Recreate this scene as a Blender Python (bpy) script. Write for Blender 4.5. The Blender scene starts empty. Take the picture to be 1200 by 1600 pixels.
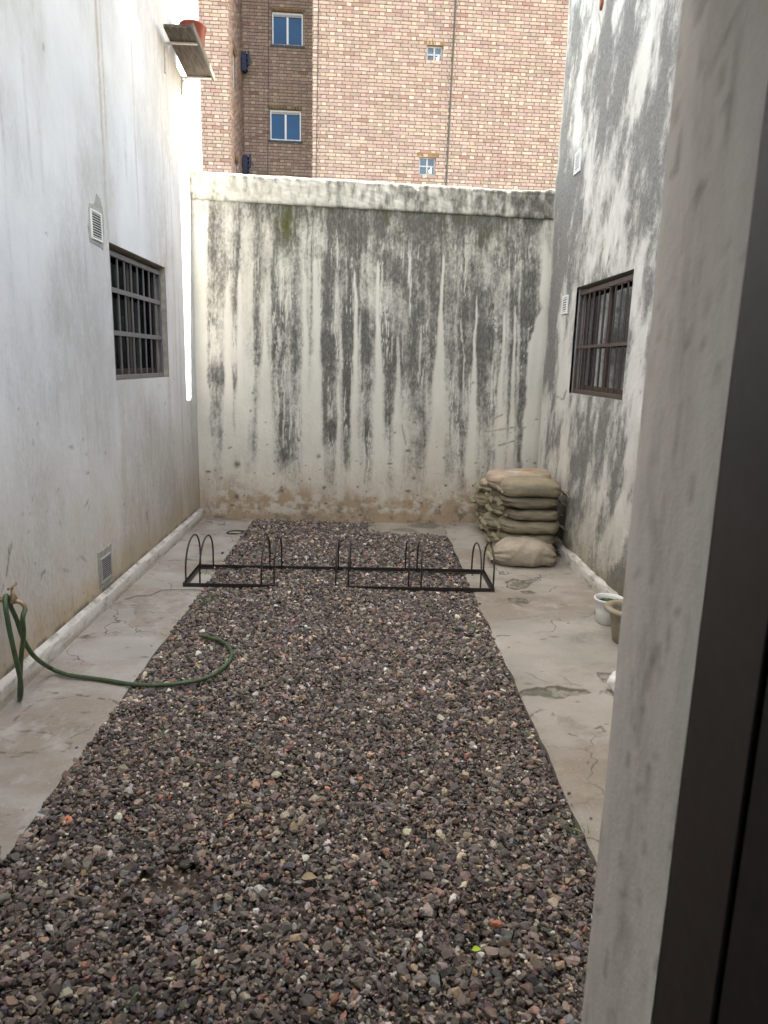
import bpy, bmesh, math, random
import numpy as np
from mathutils import Vector, Matrix

S = bpy.context.scene
C = S.collection
rnd = random.Random(7)
RNG = np.random.default_rng(11)

# ------------------------------------------------------------------ camera
F_PX, CX, CY, EYE = 1112.0, 600.0, 800.0, 1.60          # photograph is 1200 x 1600
_D = np.array([577 - CX, 565 - CY, F_PX]); _V = np.array([466 - CX, 6080 - CY, F_PX])
_Y = _D / np.linalg.norm(_D)
_Z = -(_V - (_V @ _Y) * _Y); _Z /= np.linalg.norm(_Z)
_X = np.cross(_Y, _Z)
ROT = np.array([_X, _Y, _Z])
EYEP = np.array([0.0, 0.0, EYE])
cam_d = bpy.data.cameras.new('camera')
cam = bpy.data.objects.new('camera', cam_d); C.objects.link(cam)
M = Matrix.Identity(4)
for i in range(3):
    M[i][0] = ROT[i, 0]; M[i][1] = -ROT[i, 1]; M[i][2] = -ROT[i, 2]; M[i][3] = EYEP[i]
cam.matrix_world = M
cam_d.sensor_fit = 'VERTICAL'; cam_d.sensor_height = 36.0; cam_d.sensor_width = 27.0
cam_d.lens = 36.0 * F_PX / 1600.0
cam_d.clip_start = 0.02; cam_d.clip_end = 400
cam_d.dof.use_dof = True; cam_d.dof.focus_distance = 6.0; cam_d.dof.aperture_fstop = 8.0
S.camera = cam

# ------------------------------------------------------------------ sky, sun, exposure
SUN_EL, SUN_AZ = math.radians(29.5), math.radians(3.3)   # azimuth measured from +X towards +Y
w = bpy.data.worlds.new('World'); S.world = w; w.use_nodes = True
nt = w.node_tree; nt.nodes.clear()
sky = nt.nodes.new('ShaderNodeTexSky'); sky.sky_type = 'NISHITA'; sky.sun_disc = False
sky.sun_elevation = SUN_EL; sky.sun_rotation = math.pi / 2 - SUN_AZ
sky.air_density = 1.0; sky.dust_density = 0.7; sky.ozone_density = 1.0
bg = nt.nodes.new('ShaderNodeBackground'); bg.inputs['Strength'].default_value = 0.15
wo = nt.nodes.new('ShaderNodeOutputWorld')
# unseen white cloud added over the clear sky, thickest overhead, to brighten the ground
tc = nt.nodes.new('ShaderNodeTexCoord'); mp = nt.nodes.new('ShaderNodeMapping'); mp.inputs['Scale'].default_value = (1, 1, 2.2)
cn = nt.nodes.new('ShaderNodeTexNoise'); cn.inputs['Scale'].default_value = 1.7; cn.inputs['Detail'].default_value = 7; cn.inputs['Roughness'].default_value = 0.55
cr_ = nt.nodes.new('ShaderNodeMapRange'); cr_.inputs[1].default_value = 0.30; cr_.inputs[2].default_value = 0.62
sx = nt.nodes.new('ShaderNodeSeparateXYZ'); zr = nt.nodes.new('ShaderNodeMapRange'); zr.inputs[1].default_value = 0.12; zr.inputs[2].default_value = 0.75
mu = nt.nodes.new('ShaderNodeMath'); mu.operation = 'MULTIPLY'
cm = nt.nodes.new('ShaderNodeMix'); cm.data_type = 'RGBA'; cm.inputs[7].default_value = (3.6, 3.45, 3.3, 1)
nt.links.new(tc.outputs['Generated'], mp.inputs[0]); nt.links.new(mp.outputs[0], cn.inputs['Vector']); nt.links.new(cn.outputs['Fac'], cr_.inputs[0])
nt.links.new(tc.outputs['Generated'], sx.inputs[0]); nt.links.new(sx.outputs[2], zr.inputs[0])
nt.links.new(cr_.outputs[0], mu.inputs[0]); nt.links.new(zr.outputs[0], mu.inputs[1])
nt.links.new(mu.outputs[0], cm.inputs[0]); nt.links.new(sky.outputs[0], cm.inputs[6])
tint = nt.nodes.new('ShaderNodeMix'); tint.data_type = 'RGBA'; tint.blend_type = 'MULTIPLY'; tint.inputs[0].default_value = 1.0
tint.inputs[7].default_value = (1.0, 0.93, 0.84, 1)       # warm tint over all the sky light, in place of white balance
nt.links.new(cm.outputs[2], tint.inputs[6]); nt.links.new(tint.outputs[2], bg.inputs['Color'])
nt.links.new(bg.outputs[0], wo.inputs['Surface'])
sl = bpy.data.lights.new('sun', 'SUN'); sl.energy = 4.0; sl.angle = math.radians(0.5); sl.color = (1.0, 0.94, 0.85)
so = bpy.data.objects.new('sun', sl); C.objects.link(so)
sd = Vector((-math.cos(SUN_EL) * math.cos(SUN_AZ), -math.cos(SUN_EL) * math.sin(SUN_AZ), -math.sin(SUN_EL)))
so.rotation_euler = sd.to_track_quat('-Z', 'Y').to_euler(); so.location = (8, 8, 12)
S.view_settings.view_transform = 'Standard'; S.view_settings.look = 'None'
S.view_settings.exposure = 3.0; S.view_settings.gamma = 1.0
S.render.engine = 'CYCLES'
S.cycles.max_bounces = 8; S.cycles.diffuse_bounces = 6; S.cycles.glossy_bounces = 3
S.cycles.transmission_bounces = 4; S.cycles.transparent_max_bounces = 8
S.cycles.caustics_reflective = False; S.cycles.caustics_refractive = False
try:
    S.cycles.use_denoising = True
except Exception:
    pass

# ------------------------------------------------------------------ measuring the place from the photograph
def ray(px, py):
    return ROT @ np.array([px - CX, py - CY, F_PX])
def ground_pt(px, py, z=0.0):
    d = ray(px, py); return EYEP + (z - EYE) / d[2] * d
def on_x(px, py, x):
    d = ray(px, py); return EYEP + x / d[0] * d
def on_y(px, py, y):
    d = ray(px, py); return EYEP + y / d[1] * d
def to_px(x, y, z):
    x = np.asarray(x, float); y = np.asarray(y, float); z = np.asarray(z, float) - EYE
    c = [ROT[0, k] * x + ROT[1, k] * y + ROT[2, k] * z for k in range(3)]
    return CX + F_PX * c[0] / c[2], CY + F_PX * c[1] / c[2]

# ------------------------------------------------------------------ noise
def _hash(ix, iy, seed):
    n = (ix.astype(np.int64) * 374761393 + iy.astype(np.int64) * 668265263 + seed * 974634531) & 0xFFFFFFFF
    n = ((n ^ (n >> 13)) * 1274126177) & 0xFFFFFFFF
    n = n ^ (n >> 16)
    return (n & 0xFFFF) / 65535.0
def vnoise(x, y, seed=0):
    x, y = np.broadcast_arrays(np.asarray(x, float), np.asarray(y, float))
    ix, iy = np.floor(x), np.floor(y); fx, fy = x - ix, y - iy
    fx = fx * fx * fx * (fx * (fx * 6 - 15) + 10); fy = fy * fy * fy * (fy * (fy * 6 - 15) + 10)
    ix = ix.astype(np.int64); iy = iy.astype(np.int64)
    a = _hash(ix, iy, seed); b = _hash(ix + 1, iy, seed); c = _hash(ix, iy + 1, seed); d = _hash(ix + 1, iy + 1, seed)
    return (a * (1 - fx) + b * fx) * (1 - fy) + (c * (1 - fx) + d * fx) * fy
def fbm(x, y, seed=0, octs=4, gain=0.5):
    t = 0; a = 1.0; s = 0
    for k in range(octs):
        t = t + a * vnoise(x * 2 ** k + 17.3 * k, y * 2 ** k + 9.1 * k, seed + k); s += a; a *= gain
    return t / s
def sstep(a, b, x):
    t = np.clip((x - a) / (b - a), 0, 1); return t * t * (3 - 2 * t)

# ------------------------------------------------------------------ objects
def tag(o, label=None, cat=None, group=None, kind=None):
    if label: o['label'] = label
    if cat: o['category'] = cat
    if group: o['group'] = group
    if kind: o['kind'] = kind
    return o
def thing(name, label, cat, loc=(0, 0, 0), rz=0.0, group=None):
    o = bpy.data.objects.new(name, None); C.objects.link(o)
    o.location = loc; o.rotation_euler = (0, 0, rz); o.empty_display_size = 0.1
    return tag(o, label, cat, group)
def link(name, me, mat, parent=None):
    o = bpy.data.objects.new(name, me); C.objects.link(o)
    if mat is not None and not me.materials: me.materials.append(mat)
    if parent is not None: o.parent = parent
    return o
def arrays_mesh(name, V, F, smooth=False, cols=None):
    """V (n,3), F (m,k) same-sized faces"""
    V = np.asarray(V, np.float32); F = np.asarray(F, np.int32); k = F.shape[1]
    me = bpy.data.meshes.new(name)
    me.vertices.add(len(V)); me.vertices.foreach_set('co', V.ravel())
    me.loops.add(F.size); me.loops.foreach_set('vertex_index', F.ravel())
    me.polygons.add(len(F)); me.polygons.foreach_set('loop_start', np.arange(0, F.size, k, dtype=np.int32))
    try:
        me.polygons.foreach_set('loop_total', np.full(len(F), k, np.int32))
    except Exception:
        pass
    me.update(calc_edges=True)
    me.polygons.foreach_set('use_smooth', np.full(len(F), smooth, dtype=bool))
    if cols is not None:
        for nm, arr in cols.items():
            at = me.color_attributes.new(nm, 'FLOAT_COLOR', 'POINT')
            a = np.ones((len(V), 4), np.float32); arr = np.asarray(arr); a[:, :arr.shape[1]] = arr
            at.data.foreach_set('color', a.ravel())
    me.validate()
    return me

class MB:
    """collects shapes into one mesh"""
    def __init__(self): self.v = []; self.f = []; self.sm = []
    def add(self, vs, fs, smooth=False):
        b = len(self.v); self.v += [tuple(map(float, p)) for p in vs]
        self.f += [tuple(b + i for i in f) for f in fs]; self.sm += [smooth] * len(fs); return self
    def box(self, x0, x1, y0, y1, z0, z1):
        vs = [(x, y, z) for z in (z0, z1) for y in (y0, y1) for x in (x0, x1)]
        return self.add(vs, [(0, 2, 3, 1), (4, 5, 7, 6), (0, 1, 5, 4), (2, 6, 7, 3), (0, 4, 6, 2), (1, 3, 7, 5)])
    def cham(self, x0, x1, y0, y1, z0, z1, c=0.002):
        bm = bmesh.new(); bmesh.ops.create_cube(bm, size=1.0)
        for v in bm.verts:
            v.co = ((x0 + x1) / 2 + v.co.x * (x1 - x0), (y0 + y1) / 2 + v.co.y * (y1 - y0), (z0 + z1) / 2 + v.co.z * (z1 - z0))
        bmesh.ops.bevel(bm, geom=bm.edges[:], offset=c, segments=1, affect='EDGES')
        bm.verts.index_update()
        self.add([v.co for v in bm.verts], [[v.index for v in f.verts] for f in bm.faces]); bm.free(); return self
    def tube(self, pts, r, n=10, closed=False, cap=True, radii=None):
        P = [Vector(p) for p in pts]; m = len(P); rings = []
        up = Vector((0, 0, 1)); prev = None
        for i in range(m):
            if closed: t = P[(i + 1) % m] - P[i - 1]
            else: t = P[min(i + 1, m - 1)] - P[max(i - 1, 0)]
            t.normalize()
            if prev is None:
                a = t.orthogonal().normalized()
            else:
                a = (prev - t * prev.dot(t))
                a = a.normalized() if a.length > 1e-6 else t.orthogonal().normalized()
            prev = a; b = t.cross(a); rr = radii[i] if radii else r
            rings.append([P[i] + (a * math.cos(2 * math.pi * k / n) + b * math.sin(2 * math.pi * k / n)) * rr for k in range(n)])
        vs = [p for rg in rings for p in rg]; fs = []
        for i in range(m if closed else m - 1):
            j = (i + 1) % m
            for k in range(n):
                fs.append((i * n + k, i * n + (k + 1) % n, j * n + (k + 1) % n, j * n + k))
        self.add(vs, fs, True)
        if cap and not closed:
            self.add(rings[0], [tuple(range(n))[::-1]]); self.add(rings[-1], [tuple(range(n))])
        return self
    def lathe(self, prof, n=32, loc=(0, 0, 0), smooth=True):
        vs = []; fs = []; m = len(prof)
        for k in range(n):
            a = 2 * math.pi * k / n
            for r, z in prof: vs.append((loc[0] + r * math.cos(a), loc[1] + r * math.sin(a), loc[2] + z))
        for k in range(n):
            for i in range(m - 1):
                k2 = (k + 1) % n
                fs.append((k * m + i, k2 * m + i, k2 * m + i + 1, k * m + i + 1))
        return self.add(vs, fs, smooth)
    def prism(self, poly, axis, a, b):
        """poly of 2-D points swept along axis between a and b ('x': poly is (y,z))"""
        def p3(p, t):
            return (t, p[0], p[1]) if axis == 'x' else ((p[0], t, p[1]) if axis == 'y' else (p[0], p[1], t))
        n = len(poly); vs = [p3(p, a) for p in poly] + [p3(p, b) for p in poly]
        fs = [tuple(range(n))[::-1], tuple(range(n, 2 * n))]
        fs += [(i, (i + 1) % n, n + (i + 1) % n, n + i) for i in range(n)]
        return self.add(vs, fs)
    def build(self, name, mat, parent=None, fix=True):
        me = bpy.data.meshes.new(name); me.from_pydata(self.v, [], self.f)
        me.polygons.foreach_set('use_smooth', self.sm)
        if fix:
            bm = bmesh.new(); bm.from_mesh(me); bmesh.ops.recalc_face_normals(bm, faces=bm.faces); bm.to_mesh(me); bm.free()
        return link(name, me, mat, parent)

def spline(pts, n=8):
    P = [np.array(p, float) for p in pts]; out = []
    for i in range(len(P) - 1):
        p0 = P[max(i - 1, 0)]; p1 = P[i]; p2 = P[i + 1]; p3 = P[min(i + 2, len(P) - 1)]
        for k in range(n):
            t = k / n
            out.append(0.5 * ((2 * p1) + (p2 - p0) * t + (2 * p0 - 5 * p1 + 4 * p2 - p3) * t * t + (3 * p1 - p0 - 3 * p2 + p3) * t ** 3))
    out.append(P[-1]); return out

def grid_wall(us, vs, holes, fn, cols, back=None, name='wall'):
    """dense sheet over parameters us x vs with rectangular holes; fn(u,v)->xyz; cols(u,v)->dict of colours"""
    U, Vv = np.meshgrid(us, vs); n, m = len(us), len(vs)
    P = fn(U.ravel(), Vv.ravel())
    i, j = np.meshgrid(np.arange(n - 1), np.arange(m - 1)); i = i.ravel(); j = j.ravel()
    uc = (us[i] + us[i + 1]) / 2; vc = (vs[j] + vs[j + 1]) / 2
    keep = np.ones(len(i), bool)
    for (u0, u1, v0, v1) in holes: keep &= ~((uc > u0) & (uc < u1) & (vc > v0) & (vc < v1))
    i = i[keep]; j = j[keep]; b = j * n + i
    F = np.stack([b, b + 1, b + n + 1, b + n], 1)
    return P, F, cols(U.ravel(), Vv.ravel())
def axis_pts(a, b, step, extra=()):
    n = max(2, int(round((b - a) / step)) + 1)
    pts = np.linspace(a, b, n)
    for e in extra:
        k = np.argmin(np.abs(pts - e)); pts[k] = e
    return np.sort(pts)

# ------------------------------------------------------------------ materials
def new_mat(name):
    m = bpy.data.materials.new(name); m.use_nodes = True
    return m, m.node_tree, m.node_tree.nodes['Principled BSDF']
class NT:
    def __init__(self, nt): self.nt = nt
    def n(self, t, **kw):
        nd = self.nt.nodes.new(t)
        for k, v in kw.items(): setattr(nd, k, v)
        return nd
    def l(self, a, b): self.nt.links.new(a, b)
    def val(self, sock, v):
        if hasattr(v, 'is_linked') or hasattr(v, 'links'): self.l(v, sock)
        else: sock.default_value = v
    def math(self, op, a, b=0.0, c=None, clamp=False):
        nd = self.n('ShaderNodeMath', operation=op, use_clamp=clamp); self.val(nd.inputs[0], a); self.val(nd.inputs[1], b)
        if c is not None: self.val(nd.inputs[2], c)
        return nd.outputs[0]
    def mix(self, fac, a, b, blend='MIX'):
        nd = self.n('ShaderNodeMix', data_type='RGBA', blend_type=blend); self.val(nd.inputs[0], fac)
        for s, v in ((nd.inputs[6], a), (nd.inputs[7], b)):
            if isinstance(v, tuple): s.default_value = (v[0], v[1], v[2], 1)
            else: self.l(v, s)
        return nd.outputs[2]
    def ramp(self, fac, stops):
        nd = self.n('ShaderNodeMapRange', clamp=True); self.val(nd.inputs[0], fac)
        nd.inputs[1].default_value, nd.inputs[2].default_value, nd.inputs[3].default_value, nd.inputs[4].default_value = stops
        return nd.outputs[0]
    def noise(self, scale, detail=4, rough=0.55, vec=None, dist=0.0):
        nd = self.n('ShaderNodeTexNoise'); nd.inputs['Scale'].default_value = scale; nd.inputs['Detail'].default_value = detail
        nd.inputs['Roughness'].default_value = rough; nd.inputs['Distortion'].default_value = dist
        if vec is not None: self.l(vec, nd.inputs['Vector'])
        return nd.outputs['Fac']
    def coords(self, scale=(1, 1, 1), rot=(0, 0, 0)):
        tc = self.n('ShaderNodeTexCoord'); mp = self.n('ShaderNodeMapping')
        mp.inputs['Scale'].default_value = scale; mp.inputs['Rotation'].default_value = rot
        self.l(tc.outputs['Object'], mp.inputs['Vector']); return mp.outputs[0]
    def bump(self, bsdf, h, strength, dist=0.01):
        b = self.n('ShaderNodeBump'); b.inputs['Strength'].default_value = strength; b.inputs['Distance'].default_value = dist
        self.l(h, b.inputs['Height']); self.l(b.outputs[0], bsdf.inputs['Normal'])

def plain(name, col, rough=0.6, metal=0.0, var=0.15, scale=18.0, bump=0.0, spec=0.5, stretch=(1, 1, 1), dark=None):
    m, t, b = new_mat(name); g = NT(t); v = g.coords(stretch)
    n = g.noise(scale, 5, 0.6, v)
    n2 = g.noise(scale * 6, 3, 0.6, v)
    f = g.ramp(n, (0.3, 0.7, 0.0, 1.0))
    c0 = tuple(x * (1 - var) for x in col) if dark is None else dark
    c1 = tuple(min(1, x * (1 + var)) for x in col)
    g.l(g.mix(f, c0, c1), b.inputs['Base Color'])
    b.inputs['Roughness'].default_value = rough; b.inputs['Metallic'].default_value = metal
    b.inputs['Specular IOR Level'].default_value = spec
    g.l(g.math('ADD', g.math('MULTIPLY', n2, 0.2), rough - 0.1), b.inputs['Roughness'])
    if bump > 0: g.bump(b, g.math('ADD', n, g.math('MULTIPLY', n2, 0.5)), bump, 0.004)
    return m

def stained(name, base, dirt, moss, soil, speck=1.0, bump=0.35, bscale=30.0, vstretch=0.35, rough=0.9, basevar=0.06, big=2.0, crack=0.0):
    """plaster / concrete; attribute 'stain': R weathering, G moss, B soil"""
    m, t, b = new_mat(name); g = NT(t)
    at = g.n('ShaderNodeAttribute', attribute_name='stain'); sp = g.n('ShaderNodeSeparateColor'); g.l(at.outputs['Color'], sp.inputs[0])
    v = g.coords((1, 1, vstretch)); v0 = g.coords()
    nf = g.noise(55, 5, 0.7, v); nm = g.noise(14, 4, 0.6, v); nb = g.noise(big, 3, 0.5, v0); nfi = g.noise(190, 3, 0.6, v0)
    base_c = g.mix(g.ramp(nb, (0.3, 0.7, 0, 1)), tuple(x * (1 - basevar) for x in base), tuple(min(1, x * (1 + basevar)) for x in base))
    base_c = g.mix(g.math('MULTIPLY', g.ramp(nm, (0.45, 0.75, 0, 1)), 0.25), base_c, tuple(x * 0.86 for x in base))
    def breakup(s, k):
        # edges of a stain break into specks
        e = g.math('MULTIPLY', g.math('MULTIPLY', s, g.math('SUBTRACT', 1.15, s)), 4.0 * k * speck)
        nn = g.math('SUBTRACT', g.math('ADD', g.math('MULTIPLY', nf, 0.75), g.math('MULTIPLY', nm, 0.35)), 0.55)
        return g.math('ADD', s, g.math('MULTIPLY', e, g.math('MULTIPLY', nn, 1.4)), clamp=True)
    R = breakup(sp.outputs[0], 1.0); G = breakup(sp.outputs[1], 1.0); B = breakup(sp.outputs[2], 0.8)
    dcol = g.mix(g.ramp(nm, (0.3, 0.7, 0, 1)), tuple(x * 0.75 for x in dirt), tuple(x * 1.35 for x in dirt))
    c = g.mix(B, base_c, g.mix(nm, tuple(x * 0.8 for x in soil), tuple(x * 1.2 for x in soil)))
    c = g.mix(R, c, dcol)
    c = g.mix(G, c, g.mix(g.ramp(nf, (0.35, 0.65, 0, 1)), tuple(x * 0.6 for x in moss), tuple(x * 1.4 for x in moss)))
    c = g.mix(g.math('MULTIPLY', g.ramp(nfi, (0.55, 0.8, 0, 1)), 0.18), c, tuple(x * 0.55 for x in base))
    ck = None
    if crack > 0:
        nd = g.n('ShaderNodeTexNoise'); nd.inputs['Scale'].default_value = 5.0; nd.inputs['Detail'].default_value = 5; g.l(v0, nd.inputs['Vector'])
        ad = g.n('ShaderNodeVectorMath', operation='MULTIPLY_ADD'); g.l(nd.outputs['Color'], ad.inputs[0]); ad.inputs[1].default_value = (.35, .35, .35); g.l(v0, ad.inputs[2])
        vo = g.n('ShaderNodeTexVoronoi', feature='DISTANCE_TO_EDGE'); vo.inputs['Scale'].default_value = 1.7; g.l(ad.outputs[0], vo.inputs['Vector'])
        ck = g.math('MULTIPLY', g.ramp(vo.outputs['Distance'], (0.002, 0.011, 1.0, 0.0)), g.ramp(g.noise(1.6, 3, 0.5, v0), (0.50, 0.60, 0.0, crack)))
        grit = g.math('MULTIPLY', g.ramp(g.noise(120, 2, 0.5, v0), (0.66, 0.74, 0, 1)), 0.5)
        c = g.mix(grit, c, tuple(x * 0.35 for x in base)); c = g.mix(g.math('MULTIPLY', g.ramp(g.noise(95, 2, 0.5, g.coords((1, 1, 1), (0.4, 0.2, 0.9))), (0.68, 0.76, 0, 1)), 0.45), c, tuple(min(1, x * 1.9) for x in base))
        c = g.mix(ck, c, tuple(x * 0.22 for x in base))
    g.l(c, b.inputs['Base Color']); b.inputs['Roughness'].default_value = rough; b.inputs['Specular IOR Level'].default_value = 0.25
    nbp = g.noise(bscale, 6, 0.65, v0)
    h = g.math('ADD', g.math('ADD', nbp, g.math('MULTIPLY', nfi, 0.25)), g.math('MULTIPLY', R, -0.25))
    if ck is not None: h = g.math('SUBTRACT', h, g.math('MULTIPLY', ck, 0.6))
    g.bump(b, h, bump, 0.012)
    return m

def tinted(name, rough=0.85, bump=0.3, scale=60.0, amp=0.25, attr='tint', spec=0.3, dist=0.004):
    """colour comes from the 'tint' attribute, broken up by noise"""
    m, t, b = new_mat(name); g = NT(t)
    at = g.n('ShaderNodeAttribute', attribute_name=attr); v = g.coords()
    n = g.noise(scale, 4, 0.65, v); n2 = g.noise(scale * 4, 3, 0.6, v)
    k = g.math('ADD', g.math('MULTIPLY', g.math('ADD', n, g.math('MULTIPLY', n2, 0.6)), amp * 2), 1 - amp * 1.6)
    mx = g.n('ShaderNodeVectorMath', operation='SCALE'); g.l(at.outputs['Color'], mx.inputs[0]); g.l(k, mx.inputs['Scale'])
    g.l(mx.outputs[0], b.inputs['Base Color']); b.inputs['Roughness'].default_value = rough; b.inputs['Specular IOR Level'].default_value = spec
    g.bump(b, g.math('ADD', n, g.math('MULTIPLY', n2, 0.5)), bump, dist)
    return m

def glass(name, tint, k=1.7, rough=0.05):
    m = bpy.data.materials.new(name); m.use_nodes = True; t = m.node_tree; t.nodes.clear(); g = NT(t)
    out = g.n('ShaderNodeOutputMaterial'); gl = g.n('ShaderNodeBsdfGlossy'); gl.inputs['Roughness'].default_value = rough
    gl.inputs['Color'].default_value = (0.85, 0.9, 0.95, 1)
    tr = g.n('ShaderNodeBsdfTransparent'); tr.inputs['Color'].default_value = (*tint, 1)
    fr = g.n('ShaderNodeFresnel'); fr.inputs['IOR'].default_value = 1.5
    mixn = g.n('ShaderNodeMixShader'); g.l(g.math('MULTIPLY_ADD', fr.outputs[0], k, 0.01, clamp=True), mixn.inputs[0]); g.l(tr.outputs[0], mixn.inputs[1]); g.l(gl.outputs[0], mixn.inputs[2])
    g.l(mixn.outputs[0], out.inputs['Surface'])
    return m

MAT = {}
MAT['plaster_back'] = stained('plaster_back', (0.69, 0.66, 0.575), (0.098, 0.094, 0.085), (0.082, 0.080, 0.022), (0.40, 0.305, 0.205), 0.85, 0.45)
MAT['plaster_left'] = stained('plaster_left', (0.64, 0.652, 0.668), (0.16, 0.14, 0.12), (0.30, 0.28, 0.25), (0.47, 0.38, 0.26), 1.0, 0.22, 22.0)
MAT['plaster_right'] = stained('plaster_right', (0.61, 0.60, 0.56), (0.155, 0.153, 0.145), (0.15, 0.13, 0.06), (0.42, 0.38, 0.28), 1.0, 0.8, 14.0, 0.9)
MAT['concrete_left'] = stained('concrete_left', (0.345, 0.332, 0.312), (0.10, 0.09, 0.075), (0.09, 0.085, 0.06), (0.25, 0.212, 0.178), 0.8, 0.3, 40.0, 1.0, 0.85, 0.16, 2.2, crack=1.0)
MAT['concrete'] = stained('concrete', (0.335, 0.312, 0.277), (0.12, 0.105, 0.085), (0.085, 0.085, 0.055), (0.225, 0.193, 0.155), 0.8, 0.3, 40.0, 1.0, 0.85, 0.18, 2.2, crack=1.0)
MAT['skirt'] = stained('skirt', (0.60, 0.59, 0.56), (0.10, 0.095, 0.09), (0.20, 0.17, 0.08), (0.34, 0.29, 0.22), 1.0, 0.5, 25.0, 1.0)
MAT['jamb'] = stained('jamb', (0.80, 0.775, 0.73), (0.36, 0.335, 0.30), (0.2, 0.18, 0.14), (0.67, 0.635, 0.585), 0.8, 0.15, 20.0)
MAT['cement'] = plain('cement', (0.33, 0.33, 0.30), 0.9, 0, 0.25, 25, 0.4)
MAT['reveal_tan'] = plain('reveal_tan', (0.36, 0.31, 0.26), 0.9, 0, 0.3, 14, 0.3)
MAT['dark_metal'] = plain('dark_metal', (0.028, 0.021, 0.018), 0.42, 0.0, 0.15, 8, 0.05)
MAT['door_black'] = plain('door_black', (0.008, 0.007, 0.006), 0.55, 0.0, 0.2, 6, 0.0)
MAT['interior'] = plain('interior', (0.16, 0.15, 0.14), 0.9, 0, 0.1, 5, 0.1)
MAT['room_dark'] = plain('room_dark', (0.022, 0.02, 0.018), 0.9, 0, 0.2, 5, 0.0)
MAT['earth'] = plain('earth', (0.10, 0.075, 0.055), 0.95, 0, 0.35, 20, 0.6)
MAT['lot'] = plain('lot', (0.28, 0.26, 0.22), 0.95, 0, 0.25, 1.5, 0.3)
MAT['stone'] = tinted('stone', 0.85, 0.35, 90.0, 0.34, spec=0.15)
MAT['brick'] = tinted('brick', 0.9, 0.5, 35.0, 0.28, dist=0.006)
MAT['mortar'] = plain('mortar', (0.15, 0.12, 0.10), 0.95, 0, 0.2, 20, 0.3)
MAT['sack'] = tinted('sack', 0.75, 0.25, 45.0, 0.22)
MAT['rack'] = plain('rack', (0.030, 0.022, 0.018), 0.5, 0.0, 0.1, 22, 0.2, dark=(0.008, 0.008, 0.009))
MAT['white_metal'] = plain('white_metal', (0.72, 0.74, 0.76), 0.4, 0.0, 0.04, 10)
MAT['slate_trim'] = plain('slate_trim', (0.035, 0.045, 0.065), 0.6, 0.0, 0.1, 10)
MAT['blue_pane'] = plain('blue_pane', (0.012, 0.078, 0.20), 0.15, 0.0, 0.12, 2.0, 0.0, 0.22)
MAT['dim_pane'] = plain('dim_pane', (0.06, 0.09, 0.13), 0.10, 0.0, 0.35, 6.0, 0.0, 0.5)
MAT['navy'] = plain('navy', (0.012, 0.016, 0.05), 0.5, 0.2, 0.2, 12)
MAT['gold_brick'] = plain('gold_brick', (0.16, 0.095, 0.032), 0.9, 0, 0.35, 9, 0.3)
MAT['grille_grey'] = plain('grille_grey', (0.135, 0.13, 0.135), 0.55, 0.0, 0.15, 25, 0.1)
MAT['sash_grey'] = plain('sash_grey', (0.33, 0.32, 0.31), 0.55)
MAT['frame_brown'] = plain('frame_brown', (0.022, 0.011, 0.010), 0.5, 0.0, 0.25, 20, 0.1)
MAT['grille_brown'] = plain('grille_brown', (0.075, 0.050, 0.041), 0.6, 0.0, 0.3, 40, 0.25)
MAT['wood_brown'] = plain('wood_brown', (0.055, 0.035, 0.029), 0.6, 0.0, 0.2, 12, 0.1, stretch=(1, 1, 6))
MAT['glass'] = glass('glass', (0.62, 0.72, 0.78), 3.0)
MAT['glass_dim'] = glass('glass_dim', (0.36, 0.39, 0.39), 0.10, 0.12)
MAT['curtain'] = plain('curtain', (0.13, 0.15, 0.15), 0.95, 0, 0.2, 9, 0.2, stretch=(1, 4, 0.3))
MAT['curtain_blue'] = plain('curtain_blue', (0.30, 0.52, 0.62), 0.95, 0, 0.25, 9, 0.2, stretch=(1, 4, 0.3))  # curtain tinted blue, carrying the bluish reflection of the panes in its colour
MAT['vent_white'] = plain('vent_white', (0.70, 0.70, 0.69), 0.6, 0, 0.06, 30)
MAT['vent_metal'] = plain('vent_metal', (0.42, 0.42, 0.41), 0.5, 0.3, 0.15, 40)
MAT['hole'] = plain('hole', (0.008, 0.007, 0.006), 0.95, 0, 0.1, 10)
MAT['hose'] = plain('hose', (0.046, 0.080, 0.036), 0.5, 0.0, 0.38, 30, 0.05)
MAT['brass'] = plain('brass', (0.30, 0.23, 0.15), 0.5, 0.6, 0.25, 60, 0.2)
MAT['board'] = plain('board', (0.10, 0.078, 0.058), 0.85, 0, 0.3, 13, 0.9, stretch=(4, 0.5, 4), dark=(0.022, 0.015, 0.011))
MAT['bracket'] = plain('bracket', (0.52, 0.49, 0.43), 0.6, 0.1, 0.1, 30)
MAT['strip'] = plain('strip', (0.10, 0.088, 0.066), 0.8, 0, 0.2, 30)
MAT['terracotta'] = plain('terracotta', (0.21, 0.037, 0.02), 0.5, 0, 0.15, 15)
MAT['bucket'] = plain('bucket', (0.70, 0.71, 0.70), 0.4, 0, 0.06, 20)
MAT['pot_beige'] = plain('pot_beige', (0.27, 0.235, 0.17), 0.7, 0, 0.25, 14, 0.3)
MAT['soil'] = plain('soil', (0.03, 0.024, 0.018), 0.95, 0, 0.3, 60, 0.5)
MAT['leaf'] = plain('leaf', (0.045, 0.12, 0.022), 0.6, 0, 0.4, 40)
MAT['grass'] = plain('grass', (0.10, 0.15, 0.035), 0.7, 0, 0.4, 40)
MAT['leaf_lime'] = plain('leaf_lime', (0.36, 0.52, 0.02), 0.6, 0, 0.15, 60)
MAT['leaf_dry'] = plain('leaf_dry', (0.33, 0.25, 0.16), 0.8, 0, 0.25, 60)
MAT['plastic_bag'] = plain('plastic_bag', (0.74, 0.74, 0.72), 0.5, 0, 0.06, 25, 0.3)
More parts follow.
